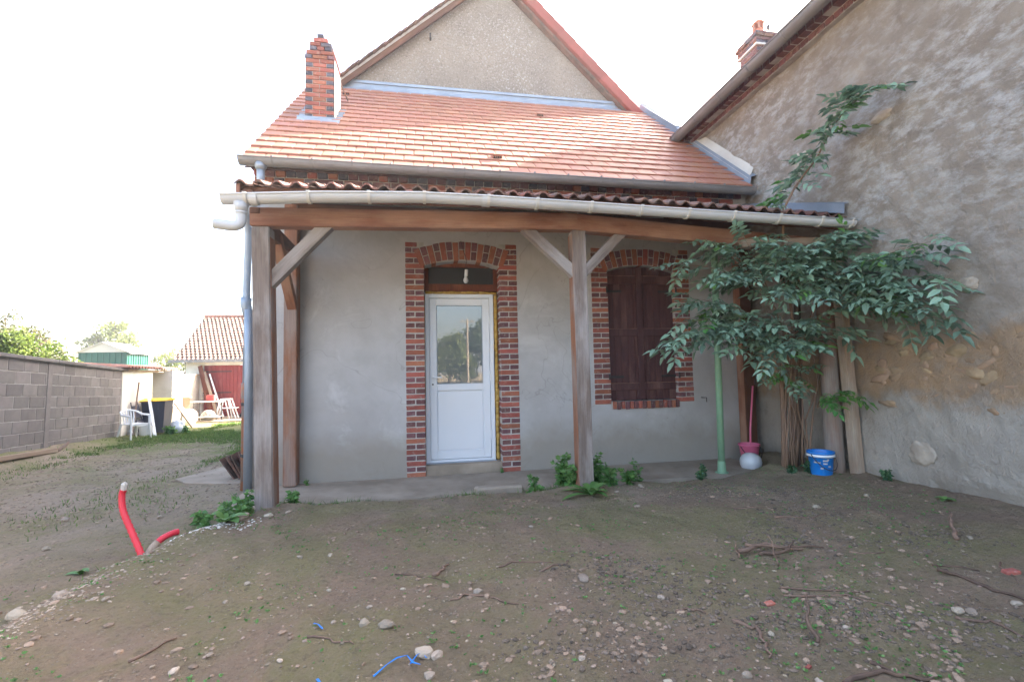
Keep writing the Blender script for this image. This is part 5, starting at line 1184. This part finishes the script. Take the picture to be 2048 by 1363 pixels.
for i, (x, y, h) in enumerate(((3.88, 4.55, .13), (4.05, 4.5, .15), (4.2, 4.62, .12))): weed(x, y, h, 6, weed_dark, 'low ivy and bramble round the elder stems', 75+i, .055, .045, 'ground ivy under the elder')
weed(4.42, 3.95, .13, 6, weed_dark, 'small dark ivy plant at the foot of the rough wall', 80, .05, .045)
for i, (x, y) in enumerate(((-1.9, 5.85), (-1.4, 5.85), (.9, 5.9))): weed(x, y, .09, 4, weed_leaf, 'tiny weed in the joint where the slab meets the cottage wall', 82+i, .03, .02, 'weeds in the wall joint')
for i, (x, y, h) in enumerate(((-6.35, 13.2, .22), (-6.5, 13.3, .25), (-6.2, 13.5, .2))): weed(x, y, h, 8, weed_leaf, 'bright green weed clump at the foot of the wheelie bin', 86+i, .09, .06, 'weeds by the bin')
# dock rosette
def rosette(x, y, n, L, label, seed, lw=.07):
    g_ = random.Random(seed); z = gz(x, y); t = thing('dock_plant', label, 'weed', (x, y, z))
    for k in range(n):
        a = k*2.4+g_.uniform(-.3, .3); l_ = L*g_.uniform(.6, 1.1); el_ = g_.uniform(.25, 1.1); b = MB(); ns = 5; vs = []
        dxy = Vector((math.cos(a), math.sin(a), 0)); sd_ = Vector((-math.sin(a), math.cos(a), 0))
        for i in range(ns+1):
            t_ = i/ns; p = Vector((x, y, z))+dxy*l_*math.cos(el_)*t_+Vector((0, 0, l_*(math.sin(el_)*t_-.55*t_*t_*math.sin(el_+.3)))); w = lw*(math.sin(math.pi*min(1, t_*.92+.06)))**.8*g_.uniform(.9, 1.1)
            vs += [p+sd_*w/2+Vector((0, 0, w*.15)), p, p-sd_*w/2+Vector((0, 0, w*.15))]
        b.add(vs, [q for i in range(ns) for q in ((3*i, 3*i+1, 3*i+4, 3*i+3), (3*i+1, 3*i+2, 3*i+5, 3*i+4))]); obj('leaf', b, weed_leaf, t, smooth=True, fix=False)
rosette(1.52, 4.36, 15, .32, 'broad leaved dock plant in front of the middle veranda post', 5)
rosette(-1.62, 4.2, 7, .2, 'round leaved dock plant on the gravel bank near the corner post', 6, .1)
rosette(-2.35, 3.75, 6, .12, 'small dock rosette in the left yard beside the red conduits', 7, .05)
rosette(4.25, 3.3, 5, .1, 'small pale dock seedling near the foot of the rough wall', 8, .05)

# ------------------------------------------------------------------ loose things on the ground
def pebble(b, x, y, s, g_, z=None):
    z = gz(x, y) if z is None else z
    vs0 = [(0, 0, 1), (.89, 0, .45), (.28, .85, .45), (-.72, .53, .45), (-.72, -.53, .45), (.28, -.85, .45), (.72, .53, -.45), (-.28, .85, -.45), (-.89, 0, -.45), (-.28, -.85, -.45), (.72, -.53, -.45), (0, 0, -1)]
    fs0 = [(0, 1, 2), (0, 2, 3), (0, 3, 4), (0, 4, 5), (0, 5, 1), (1, 6, 2), (2, 7, 3), (3, 8, 4), (4, 9, 5), (5, 10, 1), (2, 6, 7), (3, 7, 8), (4, 8, 9), (5, 9, 10), (1, 10, 6)]
    a = g_.uniform(0, 6.28); ca, sa = math.cos(a), math.sin(a); sx, sy, sz = s*g_.uniform(.7, 1.3), s*g_.uniform(.6, 1.0), s*g_.uniform(.3, .6)
    vs = []
    for vx, vy, vz_ in vs0[:11]:
        j = g_.uniform(.8, 1.2); px, py = vx*sx*j, vy*sy*j; vs.append((x+px*ca-py*sa, y+px*sa+py*ca, z+vz_*sz+sz*.25))
    b.add(vs, fs0)
g_ = random.Random(99); b = MB()
n = 0
while n < 5600:
    y = 1.45+5.2*g_.random()**1.3; x = g_.uniform(-1.05*y-.2, 1.35*y+.2)
    if x > 4.5 or x < -6 or (y > 4.95 and -2.05 < x < 4.15): continue
    dens = .1+1.3*max(0, fbm(x, y, 3, 1.3, 4)+.05)
    ex = abs(x+2.0) if y < 3.9 else abs(x-(-2.05+(y-3.7)*.62))
    dens += .5*math.exp(-ex*ex/.06)+(.5 if x < -2.1 else 0)
    if g_.random() > dens: continue
    pebble(b, x, y, g_.choice((.003, .004, .004, .005, .005, .006, .006, .007, .008, .009, .012)), g_); n += 1
for i in range(5000):
    y = g_.uniform(5, 11.5); x = g_.uniform(-6.2, -2.15)
    if (x+6.41)*.985+(y-8.36)*.174 > .2: pebble(b, x, y, g_.uniform(.008, .02), g_)
obj('gravel', b, pebble_m, fix=False, kind='stuff')['label'] = 'small pebbles scattered over the bare earth'
b = MB()                                          # paler gravel along the edge of the bank
for i in range(1000):
    y = g_.uniform(2.1, 4.35); xe_ = -2.02 if y < 3.7 else -2.02+(y-3.7)*.62
    x = xe_+g_.gauss(0, .13); pebble(b, x, y, g_.choice((.004, .005, .006, .008, .01, .013)), g_)
obj('bank_gravel', b, pm('pale_gravel', (.35, .275, .205), (.28, .215, .155), 10, rnd=.35, island=True), fix=False, kind='stuff')['label'] = 'pale gravel along the low bank by the red conduits'
b = MB()                                          # white lime crumbs on the bank
for i in range(260):
    t = g_.random(); x = -1.95+.45*t+g_.gauss(0, .09); y = 4.0+.22*t+g_.gauss(0, .05); pebble(b, x, y, g_.uniform(.004, .013), g_)
obj('lime_crumbs', b, pvc_w if 0 else white_wall, fix=False, kind='stuff')['label'] = 'white lime crumbs spilled on the gravel bank'
b = MB()                                          # crumbs of dark soil
for i in range(6500):
    y = 1.45+3.3*g_.random()**1.2; x = g_.uniform(-1.0*y, 1.3*y)
    if x < 4.4 and g_.random() < .05+1.5*max(0, fbm(x, y, 63, 1.7, 4)): pebble(b, x, y, g_.choice((.004, .006, .008, .011, .015, .022)), g_)
obj('earth_clods', b, pm('earth_clod', (.3, .207, .142), (.23, .16, .11), 20, bump=.6, rnd=.25, island=True), fix=False, kind='stuff')['label'] = 'small brown clods of earth on the bare ground'
b = MB()
for i in range(4500):
    cxy = g_.choice(((1.45, 1.95), (1.9, 2.0), (1.25, 2.35), (2.3, 2.9), (2.9, 3.3), (.75, 2.0), (1.1, 2.75), (2.35, 1.8), (3.3, 2.7), (3.2, 3.9), (2.6, 4.2)))
    x = cxy[0]+g_.gauss(0, .22); y = cxy[1]+g_.gauss(0, .14)
    if y > 1.4 and x < 4.4: pebble(b, x, y, g_.choice((.003, .004, .005, .006, .008, .011, .016)), g_)
obj('soil_crumbs', b, pm('dark_soil', (.17, .125, .09), (.12, .09, .066), 20, bump=.5, rnd=.35, island=True), fix=False, kind='stuff')['label'] = 'dark crumbs of turned soil on the bare earth'
ST = [(-0.21, 2.37, .032), (-0.32, 2.44, .026), (-0.03, 2.12, .035), (0.02, 2.1, .026), (-0.01, 1.98, .024), (0.25, 2.61, .024), (0.87, 2.67, .036), (-0.15, 2.76, .014), (-0.47, 2.49, .014), (-0.56, 2.84, .014), (-0.31, 2.58, .014), (-1.09, 2.84, .016), (-1.05, 3.04, .018), (-1.05, 2.24, .02), (-0.63, 2.2, .012), (-0.95, 2.32, .014), (1.19, 2.36, .02), (2.46, 1.89, .026), (2.5, 1.86, .024), (2.85, 1.92, .022), (3.53, 2.6, .02), (0.76, 3.57, .018), (1.81, 3.97, .025), (-0.65, 3.34, .02), (-0.84, 3.34, .018), (-2.12, 3.23, .035), (-2.24, 3.1, .05), (-1.81, 3.0, .016), (-1.73, 2.96, .02), (1.86, 1.91, .016), (1.5, 1.94, .015), (-.05, 2.15, .018), (.6, 1.9, .016), (.9, 1.75, .018), (1.2, 1.7, .02), (1.45, 1.62, .018), (3.2, 3.5, .03), (3.8, 3.6, .025), (-3.0, 4.4, .03), (-3.4, 5.2, .035), (-2.5, 5.0, .025), (-2.9, 3.7, .02), (-1.55, 4.36, .05), (-1.35, 4.36, .035), (-1.2, 4.4, .025), (2.1, 4.5, .03), (1.8, 4.4, .022)]
for i, (x, y, s) in enumerate(ST):
    o = rock('stone', (x, y, gz(x, y)+s*.25), (s*1.15, s*.85, s*.6), stone_m, None, i+200, 2, i*1.3); tag(o, 'large pale stone lying in the yard left of the red conduits' if x < -2.1 and s > .028 else 'small stone among the gravel left of the red conduits' if x < -2.1 else
        'stone on the gravel bank at the foot of the corner veranda post' if y > 4.2 and x < 0 else 'stone on the earth close to the middle veranda post' if y > 3.9 and x > 1 else
        'pale stone touching or beside the crumpled blue strap' if abs(x+.03) < .1 and y < 2.2 else 'large pale stone lying on its own on the bare earth' if s > .024 else
        'pale stone on the dark earth below the rough wall' if x > 2.2 else 'small loose pale stone half sunk in the bare earth', 'stone', 'loose stones on the earth')
for i, (x, y, s) in enumerate(((3.23, 2.19, .045), (1.66, 2.15, .03), (1.48, 1.71, .016), (-2.22, 3.37, .022))):
    me = bbox_mesh('brick_fragment', (s*1.6, s, s*.6), s*.12, key=i, jit=s*.12)
    tag(obj('brick_fragment', me, red_brick, None, Matrix.Translation((x, y, gz(x, y)+s*.15)) @ Matrix.Rotation(.3*i-.2, 4, 'Z')), 'broken red brick fragment lying on the bare earth', 'brick fragment', 'brick fragments on the earth')
tag(obj('stone_block', bbox_mesh('stone_block', (.5, .16, .09), .02, jit=.01), conc, None, Matrix.Translation((.72, 4.97, .022)) @ Matrix.Rotation(.06, 4, 'Z')), 'low worn concrete block at the slab edge before the door', 'block')
def stick(pts, r, seed, mt=stick_m, label='dry brown root lying on the bare earth', lift=None):
    q_ = random.Random(seed); P = []
    for i in range(len(pts)-1):
        a = pts[i]; c = pts[i+1]
        for k in range(4):
            t = k/4; x = a[0]+(c[0]-a[0])*t+q_.gauss(0, .008); y = a[1]+(c[1]-a[1])*t+q_.gauss(0, .008)
            z0_ = a[2] if len(a) > 2 else 0; z1_ = c[2] if len(c) > 2 else 0; P.append((x, y, gz(x, y)+r*.6+z0_+(z1_-z0_)*t))
    c = pts[-1]; P.append((c[0], c[1], gz(c[0], c[1])+r*.6+(c[2] if len(c) > 2 else 0)))
    n_ = len(P); b = MB().tube(P, [r*(1-.6*i/(n_-1))*q_.uniform(.8, 1.2) for i in range(n_)], 6)
    return tag(obj('stick', b, mt, smooth=True), label, 'stick', 'dry roots and sticks on the earth')
LB = {1: 'thick forked root lying in a heap of dead branches', 2: 'long thin branch in the heap of dead branches', 3: 'arched root piece in the heap of dead branches', 4: 'bare root standing upright from dark turned soil', 5: 'thin twig standing upright beside the heap of dead branches', 6: 'short stub sticking up at the end of the branch heap', 7: 'long wavy root trailing over mossy earth', 18: 'curved grey branch lying below the rough wall'}
for i, (P, r) in enumerate((([(-1.26, 2.33), (-1.16, 2.49)], .008), ([(1.95, 2.76, .02), (2.15, 2.76, .03), (2.33, 2.68)], .014), ([(2.0, 2.8, .04), (2.2, 2.72, .03), (2.5, 2.7)], .01), ([(2.02, 2.7), (2.2, 2.66, .03), (2.3, 2.72, .05)], .011),
    ([(1.62, 1.81), (1.66, 1.9, .06), (1.72, 1.97, .13)], .009), ([(2.05, 2.55), (2.06, 2.6, .06), (2.07, 2.66, .14)], .006), ([(1.92, 2.72), (1.9, 2.74, .07), (1.9, 2.75, .1)], .006), ([(2.83, 2.27, .02), (2.88, 2.2), (2.9, 2.05), (2.96, 1.9)], .013),
    ([(2.38, 1.83), (2.5, 1.8), (2.5, 1.68), (2.6, 1.62)], .008), ([(1.4, 2.07), (1.46, 1.98), (1.42, 1.88), (1.36, 1.78)], .011), ([(1.18, 2.18), (1.24, 2.19), (1.3, 2.13)], .009), ([(1.84, 2.3), (2.1, 2.2), (2.25, 2.15)], .006), ([(1.8, 2.22), (2.1, 2.15), (2.22, 1.98)], .006),
    ([(1.55, 1.6), (1.72, 1.6), (1.85, 1.52)], .012), ([(1.72, 1.66), (1.76, 1.56)], .008), ([(.02, 2.88), (.07, 2.95), (.11, 3.05)], .012), ([(.08, 2.56), (.2, 2.58), (.34, 2.5), (.44, 2.42)], .007), ([(-.55, 2.36), (-.45, 2.33), (-.34, 2.26)], .006), ([(3.42, 2.6), (3.6, 2.75, .04), (3.84, 2.95, .03)], .016),
    ([(2.6, 2.6), (2.8, 2.55)], .006), ([(2.65, 3.3), (2.9, 3.25), (3.1, 3.3)], .008), ([(2.5, 3.6), (2.75, 3.55)], .007), ([(.4, 2.9), (.6, 2.95), (.75, 2.9)], .006), ([(.65, 2.8), (.85, 2.9)], .007), ([(-.2, 3.0), (.1, 2.8)], .005), ([(1.05, 1.55), (1.35, 1.58)], .007), ([(2.9, 2.35), (3.1, 2.25)], .007), ([(3.3, 2.3), (3.15, 2.1)], .006), ([(-.6, 1.75), (-.3, 1.72)], .008), ([(-1.0, 2.0), (-.85, 2.08)], .005))): stick(P, r, 300+i, label=LB.get(i, 'dry brown root lying on the bare earth' if r > .0065 else 'thin dry twig lying on the bare earth'))
# blue strap scraps
def strapbit(pts, w, label):
    b = MB(); vs = []
    for i, (x, y, h) in enumerate(pts):
        a = pts[max(0, i-1)]; c = pts[min(len(pts)-1, i+1)]; t = Vector((c[0]-a[0], c[1]-a[1], 0)).normalized(); s = Vector((-t.y, t.x, 0))*w/2; p = Vector((x, y, gz(x, y)+.008+h)); vs += [p+s, p-s+Vector((0, 0, .004*(i % 2)))]
    b.add(vs, [(2*i, 2*i+1, 2*i+3, 2*i+2) for i in range(len(pts)-1)]); o = tag(obj('blue_strap', b, blue_pl), label, 'strap'); md = o.modifiers.new('s', 'SOLIDIFY'); md.thickness = .0015; return o
strapbit([(-.225, 1.99, 0), (-.18, 2.04, .012), (-.14, 2.075, .01), (-.1, 2.085, .018), (-.075, 2.05, .006), (-.045, 2.045, .002)], .009, 'crumpled blue plastic strap lying among the stones')
strapbit([(-.085, 2.05, 0), (-.06, 2.1, .012), (-.035, 2.105, .015), (-.02, 2.085, .002)], .007, 'small curled end of blue strap against a pale stone')
strapbit([(-.555, 2.465, 0), (-.53, 2.44, .01), (-.505, 2.42, 0)], .008, 'short blue strap scrap beside a thin root')
strapbit([(-.45, 2.06, 0), (-.42, 2.0, .01), (-.4, 1.98, 0)], .01, 'blue strap sliver half buried near the crumpled blue strap')

# seedlings and grass
b = MB(); n = 0
while n < 2600:
    y = 1.5+3.4*g_.random()**1.2; x = g_.uniform(-1.0*y, 1.3*y)
    if x > 4.4 or x < -2.6: continue
    if g_.random() > .05+1.8*max(0, fbm(x, y, 40, 1.2, 4)+.05)+.05*x: continue
    z = gz(x, y); s = g_.uniform(.005, .017)
    for q in range(g_.choice((2, 3, 4))):
        a = g_.uniform(0, 6.28); leafquad(b, Vector((x, y, z+s*.3)), Vector((math.cos(a), math.sin(a), g_.uniform(.2, .7))), s*g_.uniform(.8, 1.3), s*.75, g_, .05)
    n += 1
obj('seedlings', b, weed_leaf, fix=False, kind='stuff')['label'] = 'small green seedlings sprouting on the bare earth'
b = MB(); n = 0
while n < 26000:
    y = 3.5+13*g_.random(); x = g_.uniform(-7.0, -2.2)
    dens = sstep(.0, .3, fbm(x*1.4, y*.6, 11, .5, 4)+.05+.12*sstep(9.5, 13, y))
    dens *= .15+.85*sstep(7.0, 9.0, y)
    dw = (x+6.41)*.985+(y-8.36)*.174
    if dw < .35: dens *= .1
    if -3.3 < x and 6.3 < y < 9.6: dens *= .05
    if g_.random() > dens: continue
    z = gz(x, y); h = g_.uniform(.018, .055)*(1.25 if y > 12 else 1); a = g_.uniform(0, 6.28); w = .0035+.0007*y*.6
    dx, dy = math.cos(a)*w, math.sin(a)*w; lx_, ly_ = g_.gauss(0, .4)*h, g_.gauss(0, .4)*h
    b.add([(x-dx, y-dy, z-.005), (x+dx, y+dy, z-.005), (x+lx_, y+ly_, z+h)], [(0, 1, 2)]); n += 1
obj('grass', b, grass_m, fix=False, kind='stuff')['label'] = 'patchy short grass along the left yard'
b = MB()
for i in range(900):
    cx_, cy_ = g_.choice(((-1.25, 4.8), (-1.1, 4.9), (-1.75, 4.5), (.35, 4.7), (-.8, 4.85), (1.15, 4.75)))
    x = cx_+g_.gauss(0, .13); y = cy_+g_.gauss(0, .06); z = gz(x, y); h = g_.uniform(.02, .07); a = g_.uniform(0, 6.28); w = .003
    b.add([(x-math.cos(a)*w, y-math.sin(a)*w, z), (x+math.cos(a)*w, y+math.sin(a)*w, z), (x+g_.gauss(0, .4)*h, y+g_.gauss(0, .4)*h, z+h)], [(0, 1, 2)])
obj('grass', b, grass_m, fix=False, kind='stuff')['label'] = 'thin grass tufts along the front of the slab'

# ------------------------------------------------------------------ thin fog volume added to lift the darks like lens veil
hz = MB().bb(-620, 620, -620, 620, -4, 12.5); hm = bpy.data.materials.new('lens_veil'); hm.use_nodes = True; t_ = hm.node_tree
for n_ in list(t_.nodes):
    if n_.type == 'BSDF_PRINCIPLED': t_.nodes.remove(n_)
pv = t_.nodes.new('ShaderNodeVolumePrincipled'); pv.inputs['Color'].default_value = (.95, .94, .95, 1)
pv.inputs['Density'].default_value = .0022; pv.inputs['Anisotropy'].default_value = .3
t_.links.new(pv.outputs[0], t_.nodes['Material Output'].inputs['Volume'])
obj('veil_volume', hz, hm, kind='stuff')
